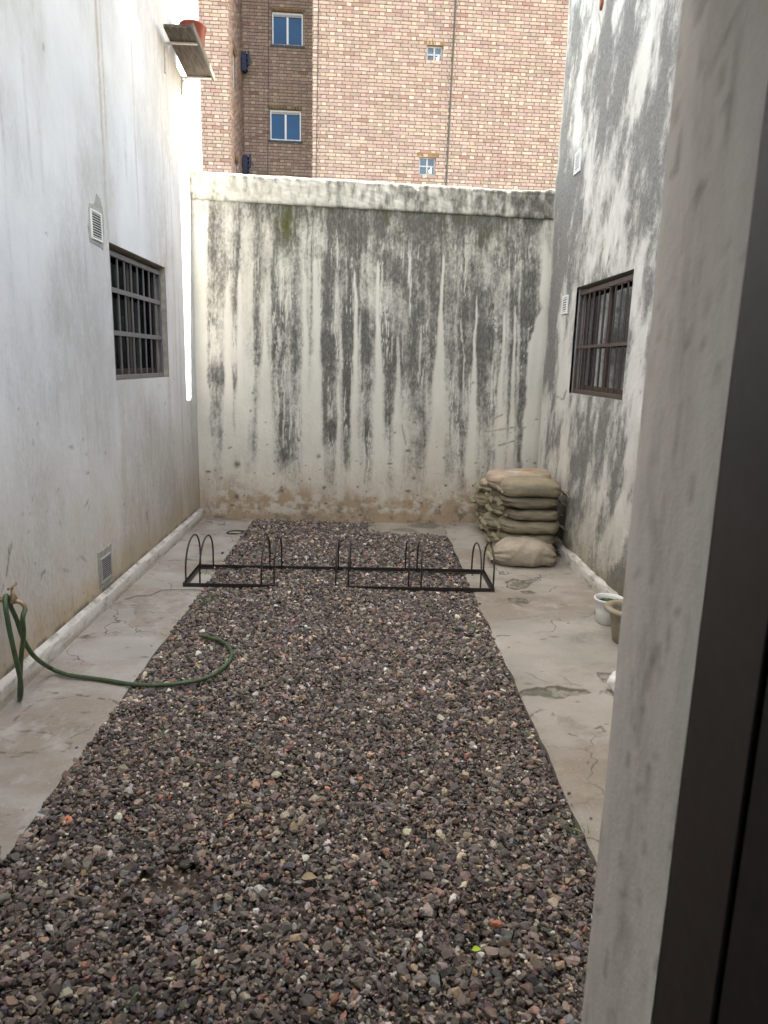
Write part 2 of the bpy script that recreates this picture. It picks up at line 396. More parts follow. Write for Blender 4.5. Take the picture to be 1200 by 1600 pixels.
MAT['wire'] = plain('wire', (0.05, 0.045, 0.035), 0.7, 0, 0.2, 30)
MAT['red_hole'] = plain('red_hole', (0.25, 0.09, 0.05), 0.9, 0, 0.4, 30, 0.5)

# ------------------------------------------------------------------ main dimensions (metres)
XL = -1.69           # face of the white building
YB = 7.13            # face of the boundary wall
def XR(y): return 1.675 + 0.0175 * (7.1 - np.asarray(y, float))   # face of the weathered building
Y_RE = 6.93          # its far corner
GL, GR = -1.148, 0.782   # gravel between the two paths
Y_FRONT = 0.95       # outer face of the house the photo is taken from

# ------------------------------------------------------------------ ground, paths
tag(MB().box(-45, 45, -30, 60, -0.30, -0.085).build('ground', MAT['lot']), kind='structure')

def poly_in(px, py, poly):
    """even-odd test for arrays"""
    r = np.zeros(px.shape, bool); n = len(poly)
    for i in range(n):
        x0, y0 = poly[i]; x1, y1 = poly[(i + 1) % n]
        if y0 == y1: continue
        c = ((y0 > py) != (y1 > py)) & (px < (x1 - x0) * (py - y0) / (y1 - y0) + x0)
        r ^= c
    return r
def seg_dist(px, py, pts):
    d = np.full(px.shape, 1e9)
    for (x0, y0), (x1, y1) in zip(pts[:-1], pts[1:]):
        dx, dy = x1 - x0, y1 - y0; t = np.clip(((px - x0) * dx + (py - y0) * dy) / (dx * dx + dy * dy + 1e-9), 0, 1)
        d = np.minimum(d, np.hypot(px - x0 - t * dx, py - y0 - t * dy))
    return d
def gp(*pts): return [tuple(ground_pt(*p)[:2]) for p in pts]

# broken patches of the screed, outlined on the ground
PATCH_R = [gp((810, 1081), (838, 1074), (850, 1076), (872, 1073), (890, 1077), (915, 1078), (924, 1083), (905, 1087), (890, 1088), (880, 1093), (860, 1092), (845, 1088), (812, 1087)),
           gp((790, 909), (803, 904), (815, 907), (840, 905), (832, 911), (822, 919), (805, 922), (793, 918)),
           gp((794, 935), (808, 934), (822, 936), (828, 943), (812, 947), (800, 942)),
           gp((813, 924), (828, 923), (838, 927), (822, 928)),
           gp((933, 1051), (962, 1053), (962, 1072), (940, 1066))]
PATCH_L = [gp((196, 936), (215, 931), (236, 930), (246, 926), (253, 922), (280, 921), (320, 921), (312, 940), (302, 958), (290, 966), (270, 975), (230, 971), (212, 966), (210, 955), (216, 945), (208, 940))]
CRACKS_R = [gp((778, 993), (785, 992), (797, 993)), gp((846, 998), (858, 997)), gp((930, 1139), (941, 1135), (946, 1143), (935, 1146)), gp((876, 945), (886, 946)),
            gp((890, 1148), (900, 1151)), gp((880, 973), (887, 972)), gp((906, 990), (914, 991)), gp((828, 1118), (844, 1110), (860, 1112), (864, 1118)),
            gp((812, 1087), (818, 1082), (812, 1080))]
CRACKS_L = [gp((90, 1168), (97, 1160), (108, 1162), (105, 1172), (98, 1166)), gp((30, 1296), (36, 1292)), gp((60, 1080), (120, 1084), (190, 1098)), gp((20, 1128), (35, 1112), (50, 1102)),
            gp((0, 1140), (50, 1143), (90, 1146)), gp((245, 880), (260, 881)), gp((235, 897), (240, 897)), gp((0, 1176), (60, 1177))]

def path_mesh(x0, x1, y0, y1, step, patches, cracks, seed, edge_side):
    us = axis_pts(x0, x1, step); vs = axis_pts(y0, y1, step)
    U, V = np.meshgrid(us, vs); U = U.ravel(); V = V.ravel()
    wob = 0.012
    wu = U + (fbm(U * 14, V * 14, seed, 3) - .5) * wob * 2; wv = V + (fbm(U * 14 + 40, V * 14, seed + 5, 3) - .5) * wob * 2
    z = (fbm(U * 1.5, V * 1.5, seed, 3) - .5) * 0.012 + (fbm(U * 9, V * 9, seed + 9, 3) - .5) * 0.003
    R = sstep(0.52, 0.85, fbm(U * 3, V * 4.5, seed + 2, 6, .65)) * 0.45
    G = np.zeros_like(U); B = sstep(0.36, 0.66, fbm(U * 1.6, V * 2.4, seed + 3, 6, .62)) * 0.8
    for k, pl in enumerate(patches):
        ins = poly_in(wu, wv, pl)
        d = seg_dist(wu, wv, pl + [pl[0]])
        dep = np.where(ins, np.clip(d / 0.012, 0, 1), 0)
        z -= dep * 0.009
        nn = fbm(U * 30, V * 30, seed + 20, 3)
        G = np.maximum(G, np.where(ins, 0.25 + 0.55 * sstep(.35, .6, nn), 0) * (0.25 if edge_side < 0 else 1))
        B = np.maximum(B, np.where(ins, 0.5 * sstep(.4, .6, fbm(U * 9, V * 9, seed + 31, 3)), 0))
        R = np.maximum(R, np.exp(-(d / 0.006) ** 2) * np.where(wv > np.mean([p[1] for p in pl]), 0.95, 0.3))
    for cr in cracks:
        d = seg_dist(wu, wv, cr); q = np.exp(-(d / 0.006) ** 2) * sstep(.3, .5, vnoise(U * 25, V * 25, seed + 7))
        R = np.maximum(R, q * 0.95); z -= q * 0.004
    for k in range(9):
        cx = x0 + (x1 - x0) * rnd.random(); cy = y0 + 1.5 + (y1 - y0 - 1.8) * rnd.random(); an = rnd.uniform(-.5, .5); pts = [(cx, cy)]
        for q in range(rnd.randint(4, 9)):
            an += rnd.uniform(-.7, .7); pts.append((pts[-1][0] + .05 * math.cos(an), pts[-1][1] + .05 * math.sin(an)))
        dd = seg_dist(U, V, pts); q = np.exp(-(dd / .0045) ** 2) * sstep(.3, .55, vnoise(U * 18, V * 18, seed + 51)); R = np.maximum(R, q * .7); z -= q * .002
    pale = sstep(.62, .8, fbm(U * 7, V * 4, seed + 55, 5, .65)); R *= 1 - pale * .8; B *= 1 - pale * .9
    # scattered nicks
    for k in range(70):
        cx = x0 + (x1 - x0) * rnd.random(); cy = y0 + (y1 - y0) * rnd.random(); r = 0.004 + 0.012 * rnd.random() ** 3
        near = (np.abs(U - cx) < 0.1) & (np.abs(V - cy) < 0.1)
        q = np.exp(-(((U[near] - cx) / (r * 2)) ** 2 + ((V[near] - cy) / r) ** 2)); R[near] = np.maximum(R[near], q * 0.85)
    # dirt along the wall and worn lip along the gravel
    dw = (U - x0) if edge_side < 0 else (x1 - U)
    B = np.maximum(B, np.exp(-dw / 0.10) * 0.5 * fbm(U * 5, V * 5, seed + 8, 3) * 1.4)
    dg = (x1 - U) if edge_side < 0 else (U - x0)
    z -= np.exp(-(dg / 0.012) ** 2) * 0.006
    n, m = len(us), len(vs)
    # wavy, chipped gravel edge
    chip = (fbm(V * 4, V * 0, seed + 40, 4) - .5) * 0.03
    U2 = U + np.where(edge_side < 0, 1, -1) * np.exp(-(dg / 0.05)) * chip
    P = np.stack([U2, V, z], 1)
    i, j = np.meshgrid(np.arange(n - 1), np.arange(m - 1)); b = (j * n + i).ravel()
    F = np.stack([b, b + 1, b + n + 1, b + n], 1)
    # slab sides: drop the border to -0.08
    border = np.concatenate([np.arange(n), np.arange(1, m) * n + n - 1, (m - 1) * n + np.arange(n - 2, -1, -1), np.arange(m - 2, 0, -1) * n])
    k = len(P); Pb = P[border].copy(); Pb[:, 2] = -0.084
    P = np.concatenate([P, Pb]); nb = len(border); a = np.arange(nb); c = (a + 1) % nb
    F = np.concatenate([F, np.stack([border[a], k + a, k + c, border[c]], 1)])
    st = np.stack([R, G, B], 1); st = np.concatenate([st, st[border]])
    return arrays_mesh('path', P, F, False, {'stain': np.clip(st, 0, 1)})
pl_ = link('path', path_mesh(XL - 0.02, GL, 0.96, YB + 0.02, 0.0065, PATCH_L, CRACKS_L, 3, -1), MAT['concrete_left'])
tag(pl_, 'grey concrete path with one broken reddish patch along the white building', None, kind='structure')
pr_ = link('path', path_mesh(GR, 1.80, 0.96, YB + 0.02, 0.0065, PATCH_R, CRACKS_R, 4, 1), MAT['concrete'])
tag(pr_, 'tan concrete path with chipped hollows leading to the sandbags', None, kind='structure')
us = axis_pts(0.02, GR - 0.004, 0.012); vs_ = axis_pts(6.55, YB + 0.02, 0.012)
def patch_fn(u, v): return np.stack([u, v, -0.012 + (fbm(u * 4, v * 4, 77, 4) - .5) * 0.02], 1)
P, Fq, cc = grid_wall(us, vs_, [], patch_fn, lambda u, v: {'stain': np.stack([0.3 * fbm(u * 6, v * 6, 1), 0.55 * sstep(.45, .6, fbm(u * 5, v * 5, 2)), 0.8 * fbm(u * 4, v * 4, 3)], 1)})
tag(link('concrete_patch', arrays_mesh('concrete_patch', P, Fq, False, cc), MAT['concrete']), 'old mossy concrete strip at the foot of the boundary wall', None, kind='structure')
us = axis_pts(GL - 0.02, GR + 0.02, 0.05); vs_ = axis_pts(0.96, YB + 0.02, 0.05)
P, Fq, cc = grid_wall(us, vs_, [], lambda u, v: np.stack([u, v, -0.046 + 0 * u], 1), lambda u, v: None)
tag(link('earth_bed', arrays_mesh('earth_bed', P, Fq), MAT['earth']), kind='structure')

# ------------------------------------------------------------------ gravel
def ico(sub):
    bm = bmesh.new(); bmesh.ops.create_icosphere(bm, subdivisions=sub, radius=1.0); bm.verts.index_update()
    V = np.array([v.co for v in bm.verts]); F = np.array([[v.index for v in f.verts] for f in bm.faces]); bm.free(); return V, F
def rock_shapes(sub, count, seed):
    V0, F0 = ico(sub); out = []; g = np.random.default_rng(seed)
    for k in range(count):
        V = V0.copy()
        V *= (1 + 0.12 * g.standard_normal((len(V), 1)) * (0.6 if sub > 1 else 1))
        for q in range(9):
            n = g.standard_normal(3); n /= np.linalg.norm(n); d = g.uniform(0.40, 0.80)
            s = V @ n; V = V - np.clip(s - d, 0, None)[:, None] * n
        V *= np.array([1.0, g.uniform(0.6, 0.9), g.uniform(0.4, 0.7)])
        V /= np.abs(V).max()
        out.append(V)
    return np.array(out), F0
PAL = np.array([(0.050, 0.044, 0.043), (0.072, 0.062, 0.058), (0.036, 0.034, 0.036), (0.105, 0.088, 0.080), (0.088, 0.066, 0.060), (0.13, 0.105, 0.088),
                (0.16, 0.085, 0.062), (0.24, 0.175, 0.12), (0.34, 0.29, 0.22), (0.20, 0.19, 0.185), (0.46, 0.45, 0.43), (0.30, 0.12, 0.07), (0.08, 0.085, 0.095)])
PAL = (PAL * .80 + PAL.mean(1, keepdims=True) * .20) * np.array([2.20, 2.15, 2.07]) * np.where(PAL.max(1, keepdims=True) > .2, .72, 1.0)
PW = np.array([22, 20, 15, 13, 12, 10, 2.4, 4.2, 2.2, 3.6, 0.8, 0.25, 3.0]); PW = PW / PW.sum()
def gravel_h(x, y):
    h = -0.008 + (fbm(x * 1.3, y * 1.3, 5, 3) - .5) * 0.030 + (fbm(x * 5, y * 5, 6, 2) - .5) * 0.014
    h = h + 0.040 * np.exp(-((x + 0.40) / 0.34) ** 2 - ((y - 4.83) / 0.22) ** 2)
    h = h + 0.006 * np.exp(-((x - GL) / 0.10) ** 2) * sstep(3.4, 2.2, y) - 0.010 * np.exp(-((x - GR) / 0.08) ** 2)
    return h
def gravel(n, y0, y1, sub, med, spread, seed, extra_big=0.02):
    g = np.random.default_rng(seed)
    shp, F0 = rock_shapes(sub, 26, seed)
    x = g.uniform(GL + 0.004, GR - 0.003, n); y = g.uniform(y0, y1, n)
    keep = ~((x > 0.06 + 0.14 * fbm(y * 5, y * 0, 9, 2)) & (y > 6.58 + 0.16 * (fbm(x * 4, x * 0, 8, 3)) - 0.05 * (x > .3)))
    bare = ((x + 0.60) / 0.10) ** 2 + ((y - 1.98) / 0.09) ** 2 < 1
    keep &= ~(bare & (g.random(n) < 0.75))
    x, y = x[keep], y[keep]; n = len(x)
    r = med * np.exp(g.standard_normal(n) * spread); big = g.random(n) < extra_big; r[big] *= 1.7; r = np.clip(r, med * 0.4, 0.025)
    k = g.integers(0, len(shp), n)
    # random orientation: yaw anything, tilt moderate
    yaw = g.uniform(0, 2 * np.pi, n); tx = g.normal(0, 0.5, n); ty = g.normal(0, 0.5, n)
    cz, sz = np.cos(yaw), np.sin(yaw); cx_, sx = np.cos(tx), np.sin(tx); cy_, sy = np.cos(ty), np.sin(ty)
    Rz = np.zeros((n, 3, 3)); Rz[:, 0, 0] = cz; Rz[:, 0, 1] = -sz; Rz[:, 1, 0] = sz; Rz[:, 1, 1] = cz; Rz[:, 2, 2] = 1
    Rx = np.zeros((n, 3, 3)); Rx[:, 0, 0] = 1; Rx[:, 1, 1] = cx_; Rx[:, 1, 2] = -sx; Rx[:, 2, 1] = sx; Rx[:, 2, 2] = cx_
    Ry = np.zeros((n, 3, 3)); Ry[:, 1, 1] = 1; Ry[:, 0, 0] = cy_; Ry[:, 0, 2] = sy; Ry[:, 2, 0] = -sy; Ry[:, 2, 2] = cy_
    Rm = Rx @ Ry @ Rz
    V = np.einsum('nij,nvj->nvi', Rm, shp[k]) * r[:, None, None]
    z = gravel_h(x, y) + g.uniform(-0.019, 0.006, n)
    V[:, :, 0] += x[:, None]; V[:, :, 1] += y[:, None]; V[:, :, 2] += z[:, None]
    nv = V.shape[1]
    F = (F0[None] + (np.arange(n) * nv)[:, None, None]).reshape(-1, 3)
    ci = g.choice(len(PAL), n, p=PW); col = PAL[ci] * np.exp(g.normal(0, 0.22, (n, 1))) * (1 + g.normal(0, 0.05, (n, 3)))
    col = np.clip(col, 0.01, 0.7)
    return V.reshape(-1, 3), F, np.repeat(col, nv, 0)
parts_ = [gravel(24000, 0.99, 3.1, 2, 0.0092, 0.42, 21, 0.05), gravel(42000, 0.99, 3.1, 1, 0.0066, 0.42, 25), gravel(42000, 3.1, 4.9, 1, 0.0088, 0.46, 22), gravel(30000, 4.9, YB, 1, 0.0104, 0.42, 23)]
def spill(n, seed):
    g = np.random.default_rng(seed); V, F, c = gravel(n, 1.2, 6.9, 1, 0.0085, .4, seed); nv = 42 if False else 12
    V = V.reshape(-1, nv, 3); m = len(V); cen = V.mean(1); side = g.random(m) < .5
    nx = np.where(side, GL - np.abs(g.normal(0, .032, m)) - .004, GR + np.abs(g.normal(0, .032, m)) + .004)
    V[:, :, 0] += (nx - cen[:, 0])[:, None]; V[:, :, 2] += (0.004 - cen[:, 2])[:, None]
    return V.reshape(-1, 3), F, c
parts_.append(spill(22, 24))
off = 0; VV = []; FF = []; CCc = []
for a, b, c in parts_:
    VV.append(a); FF.append(b + off); CCc.append(c); off += len(a)
gr_ = link('gravel', arrays_mesh('gravel', np.concatenate(VV), np.concatenate(FF), False, {'tint': np.concatenate(CCc)}), MAT['stone'])
tag(gr_, 'dark grey and brown crushed stone filling the bed between the paths', 'gravel', kind='stuff')

# ------------------------------------------------------------------ white building (left)
wb = thing('white_building', 'white plastered building with a grey barred window along the left path', 'building', (XL, 4.0, 0))
def rel(o, me_o):      # keep world coordinates for a part of a thing placed at its base
    me_o.location = tuple(-Vector(o.location)) if o.rotation_euler.z == 0 else me_o.location
    return me_o
L_Y1 = 7.62
LW = (4.873, 6.165, 1.432, 2.312)      # window opening y0 y1 z0 z1
def left_cols(y, z):
    R = np.zeros_like(y); G = np.zeros_like(y); B = np.zeros_like(y)
    px, py = to_px(np.full_like(y, XL), np.maximum(y, 0.9), z)
    # grime clouds and fine vertical drips
    R += 0.16 * sstep(.5, .75, fbm(y * 1.6, z * 0.9, 3, 5))
    drip = sstep(.60, .85, fbm(y * 22, z * 0.7, 4, 3)) * sstep(.40, .65, fbm(y * 2.5, z * 1.3, 5, 3))
    R += 0.22 * drip
    far = sstep(6.0, 7.0, y); dr2 = sstep(.5, .8, fbm(y * 40, z * 0.5, 14, 2)); B += far * dr2 * 0.35
    G += sstep(.48, .72, fbm(y * 0.9, z * 0.6, 6, 4)) * 0.35
    for (yy, z0, z1, wd, a) in ((4.86, 2.30, 4.7, 0.022, .40), (4.93, 2.9, 4.7, 0.016, .30), (5.52, 2.5, 4.05, 0.012, .30), (6.22, 2.3, 4.6, 0.012, .32),
                                (6.42, 1.2, 4.1, 0.010, .40), (6.16, 0.9, 1.45, 0.05, .22), (4.95, 0.5, 1.42, 0.05, .16), (5.4, 0.7, 1.42, 0.03, .14), (6.55, 0.4, 2.2, .02, .22), (6.9, .3, 2.5, .03, .22)):
        wob = (fbm(z * 2.5, z * 0 + yy, 8, 3) - .5) * 0.03
        q = np.exp(-((y - yy - wob) / wd) ** 2) * sstep(z0 - .05, z0 + .15, z) * sstep(z1 + .05, z1 - .1, z) * (0.5 + fbm(y * 8, z * 3, 9, 3))
        R = np.maximum(R, q * a * 0.55); B = np.maximum(B, q * a * 1.1)
    # splashed soil near the ground, stronger at the far corner
    hgt = 0.36 + 0.28 * (fbm(y * 2.2, y * 0, 10, 4) - .3) + 0.20 * sstep(5.5, 7.1, y)
    B += sstep(1.0, 0.0, z / hgt) * (0.25 + 0.85 * fbm(y * 7, z * 4, 11, 4)) * 1.15
    B += sstep(1.5, 0.3, z) * 0.42 * (.5 + fbm(y * 5, z * 2, 15, 4))
    # black line where the skirting meets the wall
    R = np.maximum(R, np.exp(-((z - 0.105) / 0.020) ** 2) * (0.35 + 0.9 * sstep(.35, .6, fbm(y * 9, y * 0, 12, 3))))
    # scuffs and spots
    for k in range(150):
        cy = rnd.uniform(2.3, 7.0); cz = 0.12 + 1.3 * rnd.random() ** 1.9; r = 0.004 + 0.006 * rnd.random(); an = rnd.uniform(0, 3.1); ln = r * rnd.choice([1, 1, 1.5, 3])
        nr = (np.abs(y - cy) < .06) & (np.abs(z - cz) < .06)
        if not nr.any(): continue
        dy, dz = y[nr] - cy, z[nr] - cz; a = dy * math.cos(an) + dz * math.sin(an); b = -dy * math.sin(an) + dz * math.cos(an)
        R[nr] = np.maximum(R[nr], 0.8 * np.exp(-(a / ln) ** 2 - (b / (r * .8)) ** 2))
    for pts in (((14, 856), (13, 880), (10, 900)), ((18, 850), (15, 868)), ((64, 897), (72, 893)), ((126, 869), (136, 878)), ((99, 890), (108, 893)), ((229, 800), (230, 812)), ((51, 688), (52, 694)), ((64, 905), (70, 890)),
                ((70, 362), (74, 368)), ((67, 68), (68, 78))):
        d = seg_dist(px, py, [tuple(map(float, p)) for p in pts]); R = np.maximum(R, 0.75 * np.exp(-(d / 1.3) ** 2))
    # rust bleed at the window corner
    B = np.maximum(B, 0.7 * np.exp(-((y - 6.17) / .05) ** 2 - ((z - 2.35) / .09) ** 2)); 
    return {'stain': np.clip(np.stack([R, G, B], 1), 0, 1)}
def left_fn(y, z):
    bow = (fbm(y * 0.9, z * 0.9, 30, 3) - .5) * 0.010 + (fbm(y * 6, z * 6, 31, 3) - .5) * 0.0025
    edge = ((np.abs(y - LW[0]) < .012) | (np.abs(y - LW[1]) < .012)) & (z > LW[2] - .02) & (z < LW[3] + .02)
    edge |= ((np.abs(z - LW[2]) < .012) | (np.abs(z - LW[3]) < .012)) & (y > LW[0] - .02) & (y < LW[1] + .02)
    return np.stack([XL + np.where(edge, 0, bow), y, z], 1)
P, Fq, cc = grid_wall(axis_pts(0.96, L_Y1, 0.0125, LW[:2]), axis_pts(-0.08, 5.0, 0.0125, LW[2:]), [LW], left_fn, left_cols)
rel(wb, link('wall', arrays_mesh('wall', P, Fq, True, cc), MAT['plaster_left'], wb))
mb = MB()          # body of the building behind the face, hollow where the window is
mb.box(-7.0, XL - 0.32, 0.98, L_Y1 - .02, 4.6, 4.95); mb.box(-7.0, XL - 0.012, L_Y1 - 0.02, L_Y1, -0.08, 4.98); mb.box(-7.0, XL - 0.012, 0.96, 0.98, -0.08, 4.98)
mb.box(-7.0, XL - 0.012, 0.96, L_Y1, 4.985, 5.04); mb.box(-7.0, -6.9, 0.98, L_Y1 - .02, -0.08, 4.6)
rel(wb, mb.build('shell', MAT['interior'], wb))
def reveal_box(x_out, x_in, W, mat, parent, name='window_reveal'):
    y0, y1, z0, z1 = W; t = 0.02; m = MB(); a, b = min(x_out, x_in), max(x_out, x_in)
    m.box(a, b, y0 - t, y0, z0 - t, z1 + t); m.box(a, b, y1, y1 + t, z0 - t, z1 + t); m.box(a, b, y0, y1, z1, z1 + t); m.box(a, b, y0, y1, z0 - t, z0)
    return rel(parent, m.build(name, mat, parent))
reveal_box(XL - 0.004, XL - 0.16, LW, MAT['reveal_tan'], wb)
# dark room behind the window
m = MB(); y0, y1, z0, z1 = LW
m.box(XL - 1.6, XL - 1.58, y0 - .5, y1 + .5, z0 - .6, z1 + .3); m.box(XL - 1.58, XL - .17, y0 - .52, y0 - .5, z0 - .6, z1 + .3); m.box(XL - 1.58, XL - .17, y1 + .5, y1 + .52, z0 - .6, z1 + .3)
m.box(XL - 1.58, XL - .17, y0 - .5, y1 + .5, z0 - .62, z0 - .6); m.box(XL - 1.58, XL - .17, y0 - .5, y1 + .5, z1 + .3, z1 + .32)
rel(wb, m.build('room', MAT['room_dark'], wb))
win = link('window', MB().build('window_tmp', None).data, MAT['frame_brown'], None) if False else None
def window(parent, xo, W, side, mat_frame, mat_grille, nbars, hbars, curtain_mat, cur, grille_first_inset, frame_t=0.045, bar_w=0.012, hb=0.016, glass_mat=None):
    """side=+1: wall faces +X (interior towards -X). Window > grille, pane, curtain"""
    y0, y1, z0, z1 = W; s = -side; i0 = grille_first_inset
    X = lambda d: xo + s * d
    def bx(m, d0, d1, a, b, c, d, ch=0.002):
        x0, x1 = sorted((X(d0), X(d1))); return m.cham(x0, x1, a, b, c, d, ch)
    m = MB(); t = frame_t; ym = (y0 + y1) / 2
    for a, b, c, d in ((y0, y0 + t, z0, z1), (y1 - t, y1, z0, z1), (y0 + t, y1 - t, z0, z0 + t * 1.6), (y0 + t, y1 - t, z1 - t, z1), (ym - t * .6, ym + t * .6, z0 + t * 1.6, z1 - t)):
        bx(m, i0 + 0.058, i0 + 0.093, a + .001, b - .001, c + .001, d - .001)
    wf = rel(parent, m.build('window', mat_frame, parent))
    pn = MB()
    for a, b in ((y0 + t, ym - t * .6), (ym + t * .6, y1 - t)): bx(pn, i0 + 0.073, i0 + 0.077, a, b, z0 + t * 1.6, z1 - t, .0005)
    pn.build('pane', glass_mat or MAT['glass'], wf)
    g = MB(); fr = 0.022
    for a, b, c, d in ((y0 + .004, y0 + fr, z0 + .006, z1 - .03), (y1 - fr, y1 - .004, z0 + .006, z1 - .03), (y0 + fr, y1 - fr, z0 + .004, z0 + fr + .012), (y0 + fr, y1 - fr, z1 - .03 - fr - .012, z1 - .03)):
        bx(g, i0, i0 + 0.018, a, b, c, d)
    for k in range(nbars):
        yy = y0 + (y1 - y0) * (k + 1) / (nbars + 1); bx(g, i0 + 0.006, i0 + 0.016, yy - bar_w / 2, yy + bar_w / 2, z0 + fr, z1 - .03 - fr, .001)
    for h in hbars:
        zz = z0 + (z1 - z0) * h; bx(g, i0, i0 + 0.0055, y0 + fr, y1 - fr, zz - hb, zz + hb, .001)
    g.build('grille', mat_grille, wf)
    for (a, b, c, d, mt) in cur:
        n = 40; us = np.linspace(y0 + (y1 - y0) * a, y0 + (y1 - y0) * b, n); vs2 = []
        fs = []
        for kk, u in enumerate(us):
            dd = i0 + 0.112 + 0.010 * math.sin(kk * 1.35) + 0.006 * math.sin(kk * 3.1)
            for q in range(2):
                for zc in (z0 + (z1 - z0) * c, z0 + (z1 - z0) * d): vs2.append((X(dd + q * .004), u, zc))
        for kk in range(n - 1):
            p = kk * 4; fs += [(p, p + 4, p + 5, p + 1), (p + 2, p + 3, p + 7, p + 6), (p + 1, p + 5, p + 7, p + 3), (p, p + 2, p + 6, p + 4)]
        MB().add(vs2, fs, True).build('curtain', mt, wf)
    return wf
window(wb, XL, LW, +1, MAT['frame_brown'], MAT['grille_grey'], 8, (0.36, 0.68), None, [(0.44, 0.58, 0.03, 0.52, MAT['curtain'])], 0.042, glass_mat=MAT['glass_dim'])
# skirting of cement along the foot of the wall
def skirting(x_wall, x_foot, y0, y1, h, seed, col_green, parent, xfun=None):
    ys = axis_pts(y0, y1, 0.015); prof = [(1.0, -0.085), (1.0, 0.0), (0.97, h * .35), (0.93, h * .70), (0.84, h * .86), (0.70, h * .93), (-0.25, h * 1.12)]
    prof = [tuple(np.array(a) + (np.array(b) - np.array(a)) * t) for a, b in zip(prof[:-1], prof[1:]) for t in (0, .25, .5, .75)] + [prof[-1]]
    V = []; st = []
    for k, (q, z) in enumerate(prof):
        nz = (fbm(ys * 4, ys * 0 + k * .1, seed, 4) - .5)
        base = x_wall if xfun is None else xfun(ys); s = np.sign(x_foot - x_wall)
        x = base + s * (abs(x_foot - x_wall) * q + nz * 0.006 * (q > 0)); zz = z + (fbm(ys * 6, ys * 0 + k * .2, seed + 3, 3) - .5) * 0.006 * (z > 0)
        V.append(np.stack([x, ys, zz + 0 * ys], 1))
        n2 = fbm(ys * 8, ys * 0 + k * .2, seed + 7, 4)
        topk = k / (len(prof) - 1)
        R = sstep(.5, .75, fbm(ys * 11, ys * 0 + k * .22, seed + 7, 5, .6)) * .4 + .5 * sstep(.42, .66, fbm(ys * 9, ys * 0 + k * .1, seed + 9, 4)) * max(0, topk - .72) / .28
        B = (0.75 if topk < .35 else 0.2) * fbm(ys * 5, ys * 0 + k * .2, seed + 5, 4) * 1.3; G = col_green * sstep(.45, .75, n2) * (1.0 if topk > .5 else .4)
        st.append(np.stack([R, G + 0 * ys, B], 1))
    n = len(ys); m = len(prof); P = np.concatenate(V); S_ = np.clip(np.concatenate(st), 0, 1)
    i, j = np.meshgrid(np.arange(n - 1), np.arange(m - 1)); b = (j * n + i).ravel(); Fq = np.stack([b, b + 1, b + n + 1, b + n], 1)
    if x_foot < x_wall: Fq = Fq[:, ::-1]
    return rel(parent, link('skirting', arrays_mesh('skirting', P, Fq, True, {'stain': S_}), MAT['skirt'], parent))
skirting(XL, -1.652, 0.98, YB, 0.095, 50, 0.0, wb)

def vent(parent, xo, side, y0, y1, z0, z1, nsl, mat, border=0.016, lift=0.008, slat=0.13):
    s = side; X = lambda d: xo + s * d
    m = MB(); a, b = sorted((X(-0.01), X(lift)))
    for c in ((y0, y0 + border, z0, z1), (y1 - border, y1, z0, z1), (y0 + border, y1 - border, z0, z0 + border), (y0 + border, y1 - border, z1 - border, z1)):
        m.cham(a, b, *c, .0015)
    hh = (z1 - z0 - 2 * border) / nsl
    for k in range(nsl):
        zc = z0 + border + (k + .5) * hh
        xa, xb = sorted((X(0.003), X(lift - .001)))
        m.box(xa, xb, y0 + border, y1 - border, zc - hh * slat, zc + hh * slat)
    v = rel(parent, m.build('vent', mat, parent))
    a, b = sorted((X(-.012), X(.002)))
    MB().box(a, b, y0 + border * .5, y1 - border * .5, z0 + border * .5, z1 - border * .5).build('vent_opening', MAT['hole'], v)  # black block behind the slats, coloured dark for the shade inside the vent
    return v
def cement_patch(parent, xo, side, pts, th, mat, name='cement_patch', plane=None):
    """irregular patch of render outlined on the wall"""
    poly = [tuple((on_x(*p, xo))[1:]) for p in pts]
    out = []
    for i in range(len(poly)):
        a = np.array(poly[i]); b = np.array(poly[(i + 1) % len(poly)])
        for t in (0, .33, .66): out.append(tuple(a + (b - a) * t + np.array([rnd.uniform(-1, 1), rnd.uniform(-1, 1)]) * 0.004))
    a, b = sorted((xo - side * .012, xo + side * th))
    return rel(parent, MB().prism(out, 'x', a, b).build(name, mat, parent))
cement_patch(wb, XL, 1, ((150, 303), (155, 310), (159, 326), (161.5, 345), (161, 372), (160, 391), (155, 386), (146, 380), (139.5, 378), (136.5, 355), (137, 330), (139, 317), (146, 318), (148, 312)), 0.0055, MAT['cement'])
vent(wb, XL + .006, 1, 4.56, 4.735, 2.283, 2.455, 10, MAT['vent_white'], 0.013)
cement_patch(wb, XL, 1, ((152, 864), (173, 849), (175.5, 908), (155, 921)), 0.005, MAT['cement'])
vent(wb, XL + .006, 1, 4.395, 4.58, 0.165, 0.330, 11, MAT['vent_metal'], 0.012)
vent(wb, XL, 1, 6.77, 6.93, 3.20, 3.335, 6, MAT['vent_white'], 0.018, slat=.25)

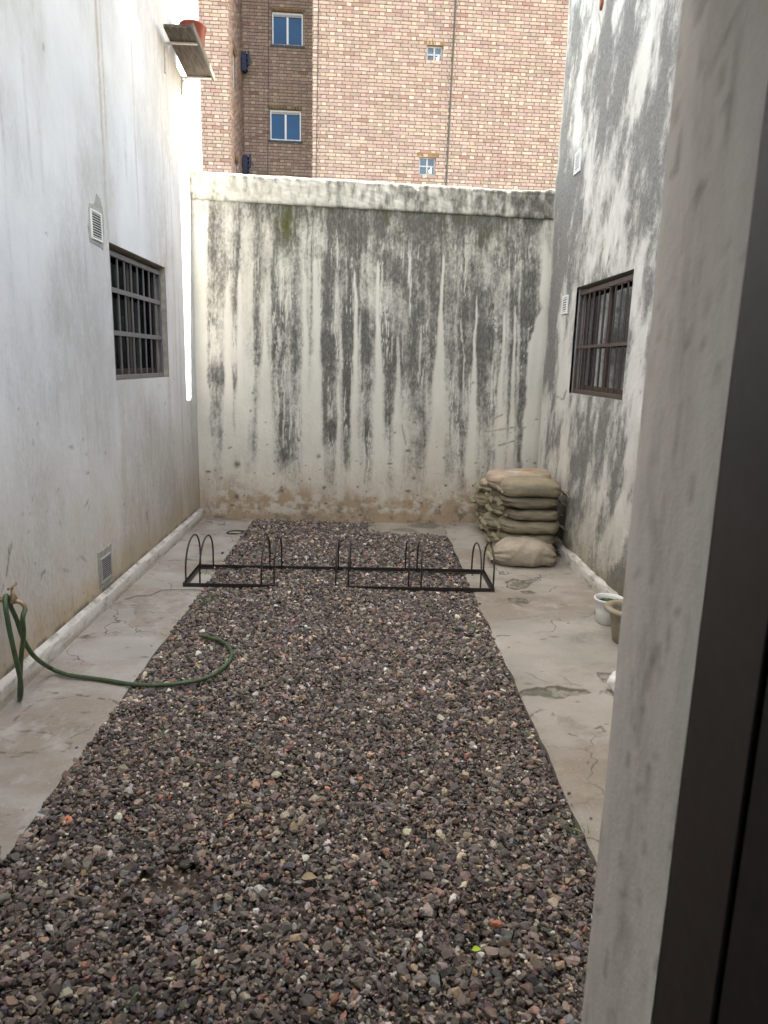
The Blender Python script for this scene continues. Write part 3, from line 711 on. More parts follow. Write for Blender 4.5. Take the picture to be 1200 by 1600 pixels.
# ------------------------------------------------------------------ boundary wall (back)
bw = thing('boundary_wall', 'tall white boundary wall streaked with black mould closing the yard', 'wall', (0, YB, 0))
def cop_bot(px): return 309.5 + 0.0585 * (px - 305)
def back_cols(x, z):
    px, py = to_px(x, np.full_like(x, YB), z)
    t = py - cop_bot(px)
    wx = px + (fbm(px / 14, py / 40, 61, 3) - .5) * 7
    E = np.interp(t, [-5, 0, 20, 60, 150, 250, 330, 400, 455], [.90, .90, .82, .66, .70, .70, .56, .38, .10])
    W = np.interp(px, [304, 318, 326, 345, 352, 365, 385, 400, 412, 425, 450, 470, 482, 500, 515, 545, 575, 600, 625, 650, 690, 705, 740, 790, 820, 836, 848, 860],
                  [.0, .1, .78, .72, .45, .42, .40, .70, .55, .78, .85, .78, .55, .72, .98, .92, .85, .85, .80, .95, .78, .8, .95, .95, .95, .85, .55, .35])
    s1 = fbm(wx / 10, py / 260, 62, 4); s2 = fbm(wx / 3.2, py / 110, 63, 3); s3 = fbm(px / 26, py / 42, 64, 4)
    d = E * W + (s1 - .5) * 0.75 * sstep(470, 340, t) + (s2 - .5) * 0.40 * sstep(475, 350, t) + (s3 - .5) * 0.95 * sstep(490, 390, t)
    d = d + 0.13 * np.clip(E * W * 4, 0, 1) + .10 * sstep(.5, .8, W) * sstep(300, 200, t)
    for (cx, wd, y0, y1, a) in ((337, 12, 330, 590, .30), (340, 8, 590, 700, .34), (366, 4.5, 440, 690, .42), (403, 8, 430, 530, .30), (396, 8, 660, 705, .22), (444, 20, 500, 660, .26), (445, 20, 655, 740, .20), (466, 4, 600, 640, .4),
                                (511, 10, 440, 680, .36), (541, 8, 440, 720, .40), (572, 8, 470, 740, .42), (520, 16, 670, 740, .18), (608, 10, 500, 640, .26), (642, 15, 440, 605, .28), (660, 16, 630, 690, .24),
                                (717, 13, 470, 690, .40), (706, 9, 720, 775, .26), (757, 9, 500, 640, .30), (787, 6, 500, 610, .28), (812, 10, 440, 600, .30), (590, 6, 480, 560, .2), (370, 4, 715, 735, .35), (386, 6, 715, 735, .3), (404, 5, 560, 580, .4), (600, 10, 625, 650, .25), (750, 10, 640, 700, .18)):
        d += .72 * a * np.exp(-np.abs((wx - cx) / wd) ** 2.4) * sstep(y0 - 25, y0 + 25, py) * sstep(y1 + 30, y1 - 30, py) * (0.5 + s3)
    # clean run-off spikes, widening downwards
    cl = np.zeros_like(px)
    for (cx, y0, w1, w2, s) in ((356.5, 437, 4.5, 9, .95), (375, 418, 4, 7, 1), (414, 430, 2.2, 14, .9), (477, 420, 4, 7, .8), (493, 395, 5.5, 10, .85), (529, 590, 4, 6, .8), (533, 500, 3, 4, .5), (555, 415, 3.2, 7, .85), (562, 480, 3, 6, .6),
                                (591, 400, 3.2, 9, .95), (622, 520, 4, 8, .7), (692.5, 393, 2.6, 12, 1), (746, 457, 2.2, 8, .95), (741, 600, 4, 9, .9), (788, 480, 3, 8, .9), (797, 400, 2.0, 3, .45), (806, 470, 2.4, 6, .85), (815, 395, 2.0, 3, .5),
                                (720, 385, 5, 6, .35), (668, 380, 6, 6, .25), (640, 375, 6, 8, .3), (385, 345, 10, 9, .35), (419, 340, 6, 4, .45)):
        dy = np.clip(py - y0, 0, None)
        wd = np.interp(dy, [0, 20, 90, 230, 400], [0.4, w1 * .7, w1, w2, w2 * 1.3])
        sway = (fbm(py / 60, px * 0 + cx, 66, 3) - .5) * 5
        q = np.exp(-np.abs((px - cx - sway + 0.035 * (dy if cx > 680 else 0)) / wd) ** 4) * sstep(0, 14, dy) * s
        cl = np.maximum(cl, q)
    rn = fbm(wx / 5.0, py / 420, 76, 3); thin = sstep(.80, .97, 1 - np.abs(rn - .5) * 3.2) * sstep(345, 420, py) * sstep(.40, .62, fbm(px / 20, py / 90, 77, 2))
    cl = np.maximum(cl, thin * .75)
    dk2 = fbm(wx / 4.2, py / 180, 78, 3); d += .42 * sstep(.56, .74, dk2) * E * np.clip(W * 1.3, 0, 1) * sstep(.32, .6, fbm(px / 15, py / 60, 79, 3))
    d *= (1 - cl)
    # clean edges beside the two corners
    eL = 318 + np.interp(py, [330, 350, 380, 480, 560, 620, 700], [-10, -9, 1, 2.5, 3, 8, 13]) + (fbm(py / 16, px * 0, 67, 3) - .5) * 6
    d *= sstep(eL - 1.5, eL + 1.5, px)
    eR = np.interp(py, [330, 420, 470, 480, 500, 540, 620, 660], [856, 846, 842, 846, 836, 824, 822, 815]) + (fbm(py / 14, px * 0, 68, 3) - .5) * 6
    d *= sstep(eR + 4, eR - 2, px)
    s4 = fbm(px / 2.6, py / 4.5, 65, 3)
    d += (s4 - .5) * .34 * np.clip(d * 1.6, 0, 1)
    d *= 0.72 + 0.56 * fbm(px / 9, py / 16, 59, 5, .62)
    d += (fbm(px / 1.9, py / 2.4, 57, 2) - .5) * .30 * sstep(.12, .4, d)
    R = sstep(0.0, 1.18, d) * 0.95
    # ledge crack and its run, plus a dark line right under the coping
    ly = 364 + 0.11 * (px - 570) + (fbm(px / 12, px * 0, 69, 3) - .5) * 4
    R = np.maximum(R, np.exp(-((py - ly) / 1.4) ** 2) * sstep(515, 540, px) * sstep(800, 740, px) * 0.8)
    R = np.maximum(R, np.exp(-((px - 618.5) / 2.6) ** 2) * sstep(325, 345, py) * sstep(410, 375, py) * 0.85)
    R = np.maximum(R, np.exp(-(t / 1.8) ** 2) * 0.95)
    # moss in the damp band
    band = sstep(64, 6, t + (fbm(px / 9, py / 30, 70, 3) - .5) * 70)
    bs = np.interp(px, [310, 330, 350, 400, 420, 430, 462, 472, 495, 512, 600, 650, 700, 740, 800, 850], [.3, .6, .4, .4, .35, .7, .75, .35, .65, .9, .9, .8, .6, .9, .8, .5])
    sk = sstep(.38, .66, fbm(wx / 4.5, py / 38, 71, 4, .6))
    R = np.maximum(R, band * bs * (.25 + .85 * sk) * .95)
    mg = band * bs * sstep(.45, .7, fbm(px / 11, py / 18, 58, 4)) * .55
    mg = np.maximum(mg, 0.95 * np.exp(-((px - 447) / 17) ** 2 - ((py - 345) / 36) ** 2) * (0.4 + fbm(px / 6, py / 14, 72, 3)))
    # soil splash at the foot
    hh = 790 + (fbm(px / 30, px * 0, 73, 3) - .5) * 40
    so_ = sstep(-45, 18, py - hh) * (0.10 + 1.15 * sstep(.34, .66, fbm(px / 13, py / 10, 74, 5, .62))) + 0.30 * sstep(690, 780, py) * (.4 + fbm(px / 40, py / 18, 56, 4)) + .5 * sstep(795, 808, py)
    R = np.maximum(R, .55 * sstep(772, 806, py) * sstep(.5, .72, fbm(px / 9, py / 8, 55, 5, .6)))
    so_ = np.maximum(so_, sstep(30, 0, px - 318) * sstep(700, 790, py) * .7)
    so_ += 0.12 * sstep(.5, .7, fbm(px / 60, py / 90, 75, 3))
    # pock marks
    g = random.Random(5)
    for k in range(170):
        cx = g.uniform(325, 850); cy = 640 + 165 * g.random() ** .7; r = 0.7 + 1.5 * g.random() ** 3
        nr = (np.abs(px - cx) < 12) & (np.abs(py - cy) < 12)
        e = g.choice([1, 1, 1, 2.5]); q = np.exp(-(((px[nr] - cx) / (r * e)) ** 2 + ((py[nr] - cy) / r) ** 2) ** 1.5); R[nr] = np.maximum(R[nr], q * .92)
    for (cx, cy, r) in ((467, 688, 2.6), (498, 713, 3), (506, 762, 2.6), (649, 660, 2.6), (645, 692, 2.4), (657, 731, 2.6), (647, 747, 3), (694, 715, 2.2), (345, 747, 2.4), (440, 767, 3.4), (370, 776, 4), (617, 676, 2), (337, 735, 2.2), (374, 725, 2), (739, 598, 2), (370, 726, 5), (395, 614, 2), (658, 786, 2)):
        q = np.exp(-((px - cx) ** 2 + (py - cy) ** 2) / r ** 2); R = np.maximum(R, q * .9)
    for pts in (((628, 665), (634, 693)), ((467, 608), (463, 630)), ((769, 655), (785, 648)), ((760, 675), (800, 668), (820, 668)), ((780, 696), (812, 686))):
        dd = seg_dist(px, py, [tuple(map(float, p)) for p in pts]); R = np.maximum(R, np.exp(-(dd / 1.5) ** 2) * .6)
    return {'stain': np.clip(np.stack([R, mg, so_], 1), 0, 1)}
def back_fn(x, z):
    b = (fbm(x * 2, z * 1.2, 80, 4) - .5) * 0.016 + (fbm(x * 9, z * 6, 81, 3) - .5) * 0.006
    return np.stack([x, YB + b, z], 1)
CB = lambda x: 3.040 - 0.0255 * (x + 1.64)       # underside of the coping
CT = lambda x: 3.283 - 0.0245 * (x + 1.646)      # its top
XB0, XB1 = -1.70, 2.05
us = axis_pts(XB0, XB1, 0.0095); vn = np.linspace(0, 1, 330)
U, T = np.meshgrid(us, vn); U = U.ravel(); T = T.ravel(); Zz = -0.08 + (CB(U) + 0.006 + 0.08) * T
Pm = back_fn(U, Zz); n = len(us); i, j = np.meshgrid(np.arange(n - 1), np.arange(len(vn) - 1)); b = (j * n + i).ravel()
rel(bw, link('wall', arrays_mesh('wall', Pm, np.stack([b, b + 1, b + n + 1, b + n], 1), True, back_cols(U, Zz)), MAT['plaster_back'], bw))
# coping: a rough thicker band with rounded edges
cs = axis_pts(XB0, XB1, 0.0095); prof = [(0.02, 0.0), (-0.018, 0.0), (-0.026, 0.05)] + [(-0.027, q) for q in np.linspace(0.10, 0.90, 18)] + [(-0.022, 0.965), (-0.006, 1.0), (0.06, 1.03), (0.16, 1.0), (0.17, 0.4)]
Vv = []; st = []
for k, (dy, q) in enumerate(prof):
    z = CB(cs) + (CT(cs) - CB(cs)) * q
    rise = 0.045 * np.exp(-((cs - XL) / 0.06) ** 2) + 0.02 * np.exp(-((cs - 1.68) / 0.05) ** 2)
    z = z + (fbm(cs * 5, cs * 0 + .3 * (q > .5), 90, 4) - .5) * 0.022 * (q > .8) + rise * (q > .9) + (fbm(cs * 12, cs * 0, 91, 3) - .5) * 0.006 * (q == 0)
    y = YB + dy + (fbm(cs * 16 + q * 6, q * 9 + cs * 3, 92, 4) - .5) * 0.016 * (dy < 0.0)
    Vv.append(np.stack([cs, y, z], 1))
    px, py = to_px(cs, cs * 0 + YB, z)
    dk = np.interp(px, [305, 360, 420, 520, 560, 600, 680, 760, 830, 862], [.32, .30, .28, .44, .56, .56, .56, .65, .8, .95])
    R = np.clip(dk + (fbm(cs * 22, q * 2.2 + cs * 2, 93, 4) - .5) * 1.1 + .12 * (q > .85), 0, 1) * 0.85
    R = sstep(.12, .95, R)
    mg = 0.5 * sstep(.5, .72, fbm(cs * 14 + 3, q * 3 + cs, 94, 4)) * np.interp(px, [305, 340, 400, 700, 800, 860], [.8, .5, .15, .3, .7, .8])
    B = 0.35 * sstep(.45, .7, fbm(cs * 5, q * 2 + cs * 0, 95, 3)) * np.interp(px, [305, 360, 420], [1, .6, .15])
    if dy > 0.03 or q > .99: R = R * .3; mg = mg * .3
    st.append(np.stack([R, mg, B], 1))
n = len(cs); m_ = len(prof); P = np.concatenate(Vv); i, j = np.meshgrid(np.arange(n - 1), np.arange(m_ - 1)); b = (j * n + i).ravel()
rel(bw, link('coping', arrays_mesh('coping', P, np.stack([b, b + 1, b + n + 1, b + n], 1), True, {'stain': np.clip(np.concatenate(st), 0, 1)}), MAT['plaster_back'], bw))
m = MB(); m.prism([(XB0, -.08), (XB1, -.08), (XB1, CB(XB1) + .03), (XB0, CB(XB0) + .03)], 'y', YB + 0.02, YB + 0.15)
m.box(1.80, 2.05, Y_RE - 0.01, YB + 0.02, -0.08, 3.19)  # unseen stub added to block low sun and end the lit strip
rel(bw, m.build('core', MAT['cement'], bw))

# ------------------------------------------------------------------ weathered building (right)
rb = thing('weathered_building', 'grey weathered building with a brown barred window along the right path', 'building', (1.7, 4.0, 0))
RW = (4.835, 6.065, 1.385, 2.236)
def right_cols(y, z):
    x = XR(y); px, py = to_px(x, np.maximum(y, 1.2), z)
    # broad cloudy weathering that runs down and leans
    a = fbm(y * 2.4 + z * 0.35, z * 1.1, 101, 5, .58); b = fbm(y * 7 + z * 1.4, z * 3.0, 102, 5, .6); c = fbm(y * 20, z * 5.0, 103, 4, .6); e2 = fbm((y + z * .55) * 4.2, (z - y * .55) * 2.0, 99, 5, .62)
    d = (a - .5) * 2.1 + (b - .5) * 1.1 + (c - .5) * 0.6 + (e2 - .5) * 1.5 + np.interp(z, [0, .4, .9, 1.4, 2.0, 2.5, 3.4, 5], [.43, .37, .35, .40, .49, .57, .61, .61])
    for (cx, cy, wx, wy, am) in ((903, 45, 9, 45, .45), (953, 110, 11, 75, .55), (985, 60, 9, 35, .4), (938, 60, 6, 50, .1), (1032, 190, 10, 65, .6), (1012, 170, 8, 40, .3), (1040, 40, 8, 60, .5), (875, 265, 9, 45, .5), (945, 195, 9, 40, .45), (915, 180, 6, 30, .3), (880, 400, 10, 70, .60), (868, 520, 10, 90, .60),
                                 (905, 320, 8, 60, .5), (862, 640, 8, 60, .2), (880, 690, 9, 40, .45), (905, 780, 8, 60, .40), (918, 640, 3, 30, .6), (916, 670, 3, 26, .5), (1000, 240, 12, 40, .2), (958, 700, 10, 60, .2), (985, 770, 8, 50, .35), (975, 690, 6, 60, .3), (890, 215, 6, 50, .3), (985, 300, 10, 50, .15), (940, 380, 20, 40, -.35), (920, 740, 12, 70, -.35), (890, 130, 6, 60, -.3), (1010, 300, 10, 60, -.2), (955, 330, 14, 60, -.2), (1005, 480, 10, 120, .15)):
        d += am * 0.8 * np.exp(-np.abs((px - cx + 0.06 * (py - cy)) / wx) ** 2.5 - np.abs((py - cy) / wy) ** 2.5) * (y > 2.5)
    d *= .62 + .78 * fbm(y * 13, z * 10, 98, 5, .65)
    d += .22 * sstep(5.6, 6.6, y) * sstep(2.2, 3.0, z) + (fbm(y * 34, z * 22, 109, 3) - .5) * .45  # extra dirt on the upper far end, added to tone down bounced light
    R = sstep(0.0, 1.0, d) * 0.92
    # pale fresher strip around the window, drips below
    R *= 1 - 0.55 * np.exp(-((y - 6.13) / .05) ** 2) * sstep(1.2, 1.4, z) * sstep(2.35, 2.2, z)
    R *= 1 - 0.5 * sstep(6.86, 6.92, y + (fbm(z * 5, z * 0, 104, 3) - .5) * .1)
    G = np.exp(-np.clip(z - 0.09, 0, 9) / (0.10 + 0.10 * fbm(y * 6, y * 0, 105, 3))) * (0.25 + 0.9 * fbm(y * 9, z * 9, 106, 3))
    B = sstep(.9, 0, z) * 0.45 * (0.4 + fbm(y * 6, z * 4, 107, 4)) + 0.15 * sstep(.45, .7, fbm(y * 1.5, z * 1.2, 108, 3))
    g = random.Random(8)
    for k in range(60):
        cy = g.uniform(3.5, 6.8); cz = g.uniform(.2, 4.5); r = g.uniform(.003, .009)
        nr = (np.abs(y - cy) < .04) & (np.abs(z - cz) < .05); R[nr] = np.maximum(R[nr], .85 * np.exp(-((y[nr] - cy) / r) ** 2 - ((z[nr] - cz) / (r * 1.5)) ** 2))
    for pts in (((1007, 258), (1016, 250), (1026, 240)), ((1010, 400), (1016, 392), (1024, 390)), ((932, 75), (940, 50), (936, 20)), ((918, 90), (932, 74)), ((940, 425), (941, 418)), ((870, 620), (880, 624), (884, 610)), ((975, 255), (960, 265))):
        dd = seg_dist(px, py, [tuple(map(float, p)) for p in pts]); R = np.maximum(R, np.exp(-(dd / 1.1) ** 2) * .75 * (y > 2.5))
    return {'stain': np.clip(np.stack([R, G, B], 1), 0, 1)}
def right_fn(y, z):
    b = (fbm(y * 1.6, z * 0.8, 110, 4) - .5) * 0.045 + (fbm(y * 7, z * 3.2, 111, 4) - .5) * 0.024
    fade = np.minimum(1, np.maximum.reduce([np.abs(y - RW[0]) - .0, np.abs(y - RW[1]) - .0, np.zeros_like(y)]) / .1)
    inwin = (y > RW[0] - .10) & (y < RW[1] + .10) & (z > RW[2] - .10) & (z < RW[3] + .10)
    vf = np.ones_like(y)
    for (va, vb, vc, vd) in ((6.215, 6.385, 3.165, 3.335), (6.285, 6.45, 2.045, 2.20)):
        dd = np.maximum.reduce([va - y, y - vb, vc - z, z - vd]); vf = np.minimum(vf, np.clip((dd - .01) / .08, 0, 1))
    dist = np.maximum.reduce([RW[0] - y, y - RW[1], RW[2] - z, z - RW[3]]); k = np.where(inwin, np.clip(dist / .10, 0, 1), 1)
    return np.stack([XR(y) - b * k * vf, y, z], 1)
P, Fq, cc = grid_wall(axis_pts(0.96, Y_RE, 0.0125, RW[:2]), axis_pts(-0.08, 6.6, 0.0125, RW[2:]), [RW], right_fn, right_cols)
rel(rb, link('wall', arrays_mesh('wall', P, Fq[:, ::-1], True, cc), MAT['plaster_right'], rb))
m = MB(); m.box(1.72, 6.5, Y_RE - .12, Y_RE - .02, -.08, 6.6); m.box(1.84, 6.5, 0.96, .98, -.08, 6.6); m.box(1.86, 6.5, .98, Y_RE - .12, 6.5, 6.62); m.box(6.4, 6.5, .98, Y_RE - .12, -.08, 6.5)
rel(rb, m.build('shell', MAT['cement'], rb))
xw = float(XR(5.4))
reveal_box(xw + 0.012, xw + 0.16, RW, MAT['cement'], rb)
y0, y1, z0, z1 = RW; m = MB()
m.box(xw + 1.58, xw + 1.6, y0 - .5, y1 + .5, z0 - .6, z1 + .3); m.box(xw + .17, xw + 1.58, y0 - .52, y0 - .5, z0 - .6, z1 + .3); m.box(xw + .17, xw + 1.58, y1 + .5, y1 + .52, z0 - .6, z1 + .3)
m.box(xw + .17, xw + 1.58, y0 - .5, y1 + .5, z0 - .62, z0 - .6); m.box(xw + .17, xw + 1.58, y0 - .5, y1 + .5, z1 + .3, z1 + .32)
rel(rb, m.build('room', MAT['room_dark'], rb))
window(rb, xw, RW, -1, MAT['wood_brown'], MAT['grille_brown'], 9, (0.44,), None, [(0.02, 0.49, 0.06, 0.97, MAT['curtain_blue']), (0.51, 0.76, 0.06, 0.97, MAT['curtain_blue'])], 0.016, 0.042, 0.012, 0.011)
skirting(1.70, 1.655, 0.98, Y_RE, 0.10, 60, 0.55, rb, xfun=lambda y: XR(y))
vent(rb, float(XR(6.3)) - .002, -1, 6.215, 6.385, 3.165, 3.335, 6, MAT['vent_white'], 0.018, 0.010, 0.27)
vent(rb, float(XR(6.37)) - .002, -1, 6.285, 6.45, 2.045, 2.20, 6, MAT['vent_white'], 0.018, 0.010, 0.27)
m = MB(); m.prism([(5.86, 4.50), (6.02, 4.48), (6.0, 4.36), (5.97, 4.22), (5.94, 4.26), (5.90, 4.36)], 'x', float(XR(5.95)) - .022, 1.72)
rel(rb, m.build('bare_brick', MAT['red_hole'], rb))

# ------------------------------------------------------------------ house the photo is taken from
fh = thing('front_house', 'pale plastered house wall with the open doorway nearest the camera', 'house', (0.36, Y_FRONT, 0))
JX = 0.36; JY0 = 0.715
# door jamb: dense sheet with soft rounded corner
prof = []
for a in np.linspace(0, math.pi / 2, 7): prof.append((JX + 0.012 - 0.012 * math.sin(a), Y_FRONT - 0.012 + 0.012 * math.cos(a)))
prof = [(1.95, Y_FRONT), (1.2, Y_FRONT), (0.6, Y_FRONT)] + prof + [(JX, y) for y in np.linspace(Y_FRONT - .03, JY0, 16)]
zs = axis_pts(-0.08, 2.18, 0.012); V = []; st = []
for k, (x, y) in enumerate(prof):
    wob = (fbm(zs * 1.5, zs * 0 + y * 4, 120, 4) - .5) * 0.006 + (fbm(zs * 9, zs * 0 + y * 20, 121, 3) - .5) * .0018
    V.append(np.stack([x + wob * (x < .5), zs * 0 + y, zs], 1))
    s = (y - JY0) / (Y_FRONT - JY0)
    R = 0.30 * sstep(.5, .85, fbm(zs * 2.2, zs * 0 + y * 22, 122, 6, .6)) + 0.15 * np.exp(-((s - .5) / .18) ** 2) * sstep(.35, .7, fbm(zs * 1.2 + 5, zs * 0 + y * 8, 123, 4)) + 0.30 * sstep(.88, 1.0, s) * sstep(1.2, 2.0, zs)
    R = R + 0.55 * sstep(.76, .84, fbm(zs * 30, zs * 0 + y * 60, 124, 2)) + 0.3 * sstep(.64, .78, fbm(zs * 13, zs * 0 + y * 50, 125, 3))
    R = R + .55 * np.exp(-((zs - 1.955 + .15 * (s - .3)) / .007) ** 2) * sstep(.15, .3, s) * sstep(.62, .5, s) + .5 * np.exp(-((s - .28 - .25 * (1.92 - zs)) / .02) ** 2) * sstep(1.72, 1.78, zs) * sstep(1.96, 1.93, zs)
    B = 0.75 * sstep(.3, .7, fbm(zs * .9, zs * 0 + y * 9, 126, 3)) * sstep(.02, .35, s)
    st.append(np.stack([np.clip(R, 0, 1), R * 0, B], 1))
n = len(zs); i, j = np.meshgrid(np.arange(n - 1), np.arange(len(prof) - 1)); b = (j * n + i).ravel()
rel(fh, link('wall', arrays_mesh('wall', np.concatenate(V), np.stack([b, b + n, b + n + 1, b + 1], 1), True, {'stain': np.concatenate(st)}), MAT['jamb'], fh))
m = MB(); m.box(0.62, 1.95, JY0, Y_FRONT - .004, -0.08, 2.18); m.box(JX + .006, 0.62, JY0 + .001, Y_FRONT - .03, -0.08, 2.18)
m.box(-1.80, 1.95, JY0, Y_FRONT - .002, 2.181, 2.45); m.box(-1.80, -1.50, JY0, Y_FRONT - .002, -.08, 2.18)
rel(fh, m.build('masonry', MAT['jamb'], fh))
m = MB(); m.box(-1.8, 1.95, -2.6, -2.5, -.08, 2.35); m.box(-1.8, -1.7, -2.5, JY0, -.08, 2.35); m.box(1.85, 1.95, -2.5, JY0, -.08, 2.35)
m.box(-1.8, 1.95, -2.6, JY0, 2.351, 2.45)
rel(fh, m.build('room', MAT['interior'], fh))
rel(fh, MB().box(-1.7, 1.85, -2.5, Y_FRONT - .01, -.08, 0.0).build('floor', MAT['interior'], fh))
dr = thing('metal_door', 'dark metal door folded open inside its brown metal frame', 'door', (JX + .01, JY0, 0))
m = MB(); m.cham(JX - .0005, JX + .05, 0.592, JY0 - .0015, 0, 2.16, .002); m.cham(-1.50, -1.45, 0.592, JY0 - .0015, 0, 2.16, .002); m.cham(-1.45, JX - .0015, 0.592, JY0 - .0015, 2.11, 2.16, .002)
rel(dr, m.build('door_frame', MAT['dark_metal'], dr))
m = MB(); m.cham(JX + .002, JX + .045, -0.30, 0.588, 0.01, 2.10, .003)
lf = rel(dr, m.build('door_leaf', MAT['door_black'], dr))

# ------------------------------------------------------------------ brick apartment block behind
BR = math.radians(3.0); BP = np.array([0.0, 17.5])
bb = thing('brick_building', 'tall brown brick apartment block rising behind the boundary wall', 'building', (0, 17.5, 0), BR)
_c, _s = math.cos(BR), math.sin(BR)
def b_local(px, py, ly):
    """point of the photograph on the block's local plane y = ly"""
    d = ray(px, py); n = np.array([-_s, _c, 0]); o = EYEP - np.array([0, 17.5, 0])
    t = (ly - o @ n) / (d @ n); p = o + t * d
    return np.array([p[0] * _c + p[1] * _s, ly, p[2]])
def b_local_x(px, py, lx):
    d = ray(px, py); n = np.array([_c, _s, 0]); o = EYEP - np.array([0, 17.5, 0])
    t = (lx - o @ n) / (d @ n); p = o + t * d
    return np.array([lx, -p[0] * _s + p[1] * _c, p[2]])
CH = 0.0742; ST, HD, JT = 0.240, 0.119, 0.0145
def brick_panel(name, org, uv, nv, u0, u1, z0, z1, openings, seed, pale=0.0):
    """Flemish-bond brick face: org + u*uv + z up; nv points out of the wall"""
    g = np.random.default_rng(seed); org = np.array(org, float); uv = np.array(uv, float); nv = np.array(nv, float)
    rows = int((z1 - z0) / CH); per = ST + HD; A = []; Cc = []
    for r in range(rows):
        zb = z0 + r * CH; zt = zb + CH - JT; zc = (zb + zt) / 2; sh = (per / 2 if r % 2 else 0) + g.normal(0, .012)
        k0 = int((u0 - sh) / per) - 1; k1 = int((u1 - sh) / per) + 1
        spans = []
        for k in range(k0, k1 + 1):
            a = sh + k * per; spans += [(a, a + ST - JT, 0), (a + ST, a + per - JT, 1)]
        hol = [(o[0], o[1]) for o in openings if o[2] < zc < o[3]]
        for a, b, hd in spans:
            a, b = max(a, u0), min(b, u1)
            for h0, h1 in hol:
                if a >= h0 and b <= h1: a = b
                elif a < h0 < b <= h1: b = h0
                elif h0 <= a < h1 < b: a = h1
            if b - a < 0.02: continue
            j = g.normal(0, .0022, 8); dep = abs(g.normal(0, .003)); tilt = g.normal(0, .0015)
            q = [(a + j[0], zb + j[1] + tilt), (b + j[2], zb + j[3] - tilt), (b + j[4], zt + j[5] - tilt), (a + j[6], zt + j[7] + tilt)]
            for d in (0.012 + dep, -0.02):
                for (u, z) in q: A.append(org + uv * u + nv * d + np.array([0, 0, z]))
            w_ = g.random()
            if hd: base = np.array([0.46, 0.385, 0.315]) if w_ < .5 else np.array([0.385, 0.305, 0.255])
            else: base = np.array([0.355, 0.277, 0.235]) if w_ < .66 else (np.array([0.405, 0.325, 0.27]) if w_ < .92 else np.array([0.30, 0.205, 0.17]))
            base = base * np.array([.815, .76, .755]) * math.exp(g.normal(0, .075)) * (1 + g.normal(0, .025, 3)); Cc.append(np.clip(base, .02, .8))
    A = np.array(A); nb = len(A) // 8; b8 = np.arange(nb)[:, None] * 8
    fq = np.array([[0, 1, 2, 3], [0, 4, 5, 1], [1, 5, 6, 2], [2, 6, 7, 3], [3, 7, 4, 0]])
    if np.cross(uv, np.array([0, 0, 1.0])) @ nv < 0: fq = fq[:, ::-1]
    F = (b8[:, None, :] + fq[None]).reshape(-1, 4)
    return link(name, arrays_mesh(name, A, F, False, {'tint': np.repeat(np.array(Cc), 8, 0)}), MAT['brick'], bb)
RD = 2.5                                                   # depth of the recess
xa = b_local(358.5, 140, 0)[0]; xb = b_local(489, 140, 0)[0]
Z0, Z1 = 4.2, 12.2
win_big = [(424, 17, 474, 73), (421, 170, 471, 221)]
win_small = [(667, 70, 691, 98), (655, 244, 680, 274)]
ops_r = []
for a in win_small:
    p, q = b_local(a[0], a[1], 0), b_local(a[2], a[3], 0); ops_r.append((p[0], q[0], q[2], p[2]))
for k in (1,): ops_r.append((ops_r[0][0] + .03, ops_r[0][1] + .03, ops_r[0][2] + 2.32, ops_r[0][3] + 2.32))
ops_b = []
for a in win_big:
    p, q = b_local(a[0], a[1], RD), b_local(a[2], a[3], RD); ops_b.append((p[0], q[0], q[2], p[2]))
side_pts = [(364, 64, 370.5, 116), (363.5, 231, 370, 278)]
ops_s = []
for a in side_pts:
    p, q = b_local_x(a[0], a[1], xa), b_local_x(a[2], a[3], xa); ya, yb = p[1], q[1]; ops_s.append((0.62, 1.22, p[2] - .95, p[2] - .12))
brick_panel('brick_face', (0, 0, 0), (1, 0, 0), (0, -1, 0), -8.0, xa, Z0, Z1, [], 1)
brick_panel('brick_face', (0, 0, 0), (1, 0, 0), (0, -1, 0), xb, 9.0, Z0, Z1, ops_r, 2)
brick_panel('brick_face', (0, RD, 0), (1, 0, 0), (0, -1, 0), xa, xb, Z0, Z1, ops_b, 3)
brick_panel('brick_face', (xa, 0, 0), (0, 1, 0), (1, 0, 0), 0.0, RD, Z0, Z1, ops_s, 4)
brick_panel('brick_face', (xb, 0, 0), (0, 1, 0), (-1, 0, 0), 0.0, RD, Z0, Z1, [], 5)
def slab_with_holes(axis, u0, u1, z0, z1, d0, d1, holes):
    """solid backing slab cut into strips around openings"""
    m = MB(); hs = sorted(holes, key=lambda h: h[2]); zs = sorted({z0, z1} | {h[2] for h in hs} | {h[3] for h in hs})
    for a, b in zip(zs[:-1], zs[1:]):
        cut = sorted([(h[0], h[1]) for h in hs if h[2] < (a + b) / 2 < h[3]]); u = u0
        for c, d in cut + [(u1, u1)]:
            if c - u > 1e-4:
                if axis == 'x': m.box(u, c, d0, d1, a, b)
                else: m.box(d0, d1, u, c, a, b)
            u = d
    return m
slab_with_holes('x', -8, xa - .3, -0.08, 12.4, 0.0, 0.3, []).build('mortar_wall', MAT['mortar'], bb)
slab_with_holes('x', xb + .3, 9, -0.08, 12.4, 0.0, 0.3, ops_r).build('mortar_wall', MAT['mortar'], bb)
slab_with_holes('x', xa, xb, -0.08, 12.4, RD, RD + .3, ops_b).build('mortar_wall', MAT['mortar'], bb)
slab_with_holes('y', 0.0, RD + .3, -0.08, 12.4, xa - .3, xa, ops_s).build('mortar_wall', MAT['mortar'], bb)
slab_with_holes('y', 0.0, RD + .3, -0.08, 12.4, xb, xb + .3, []).build('mortar_wall', MAT['mortar'], bb)
MB().box(-8.05, 9.05, -0.04, 9.0, 12.401, 12.6).build('roof', MAT['cement'], bb)
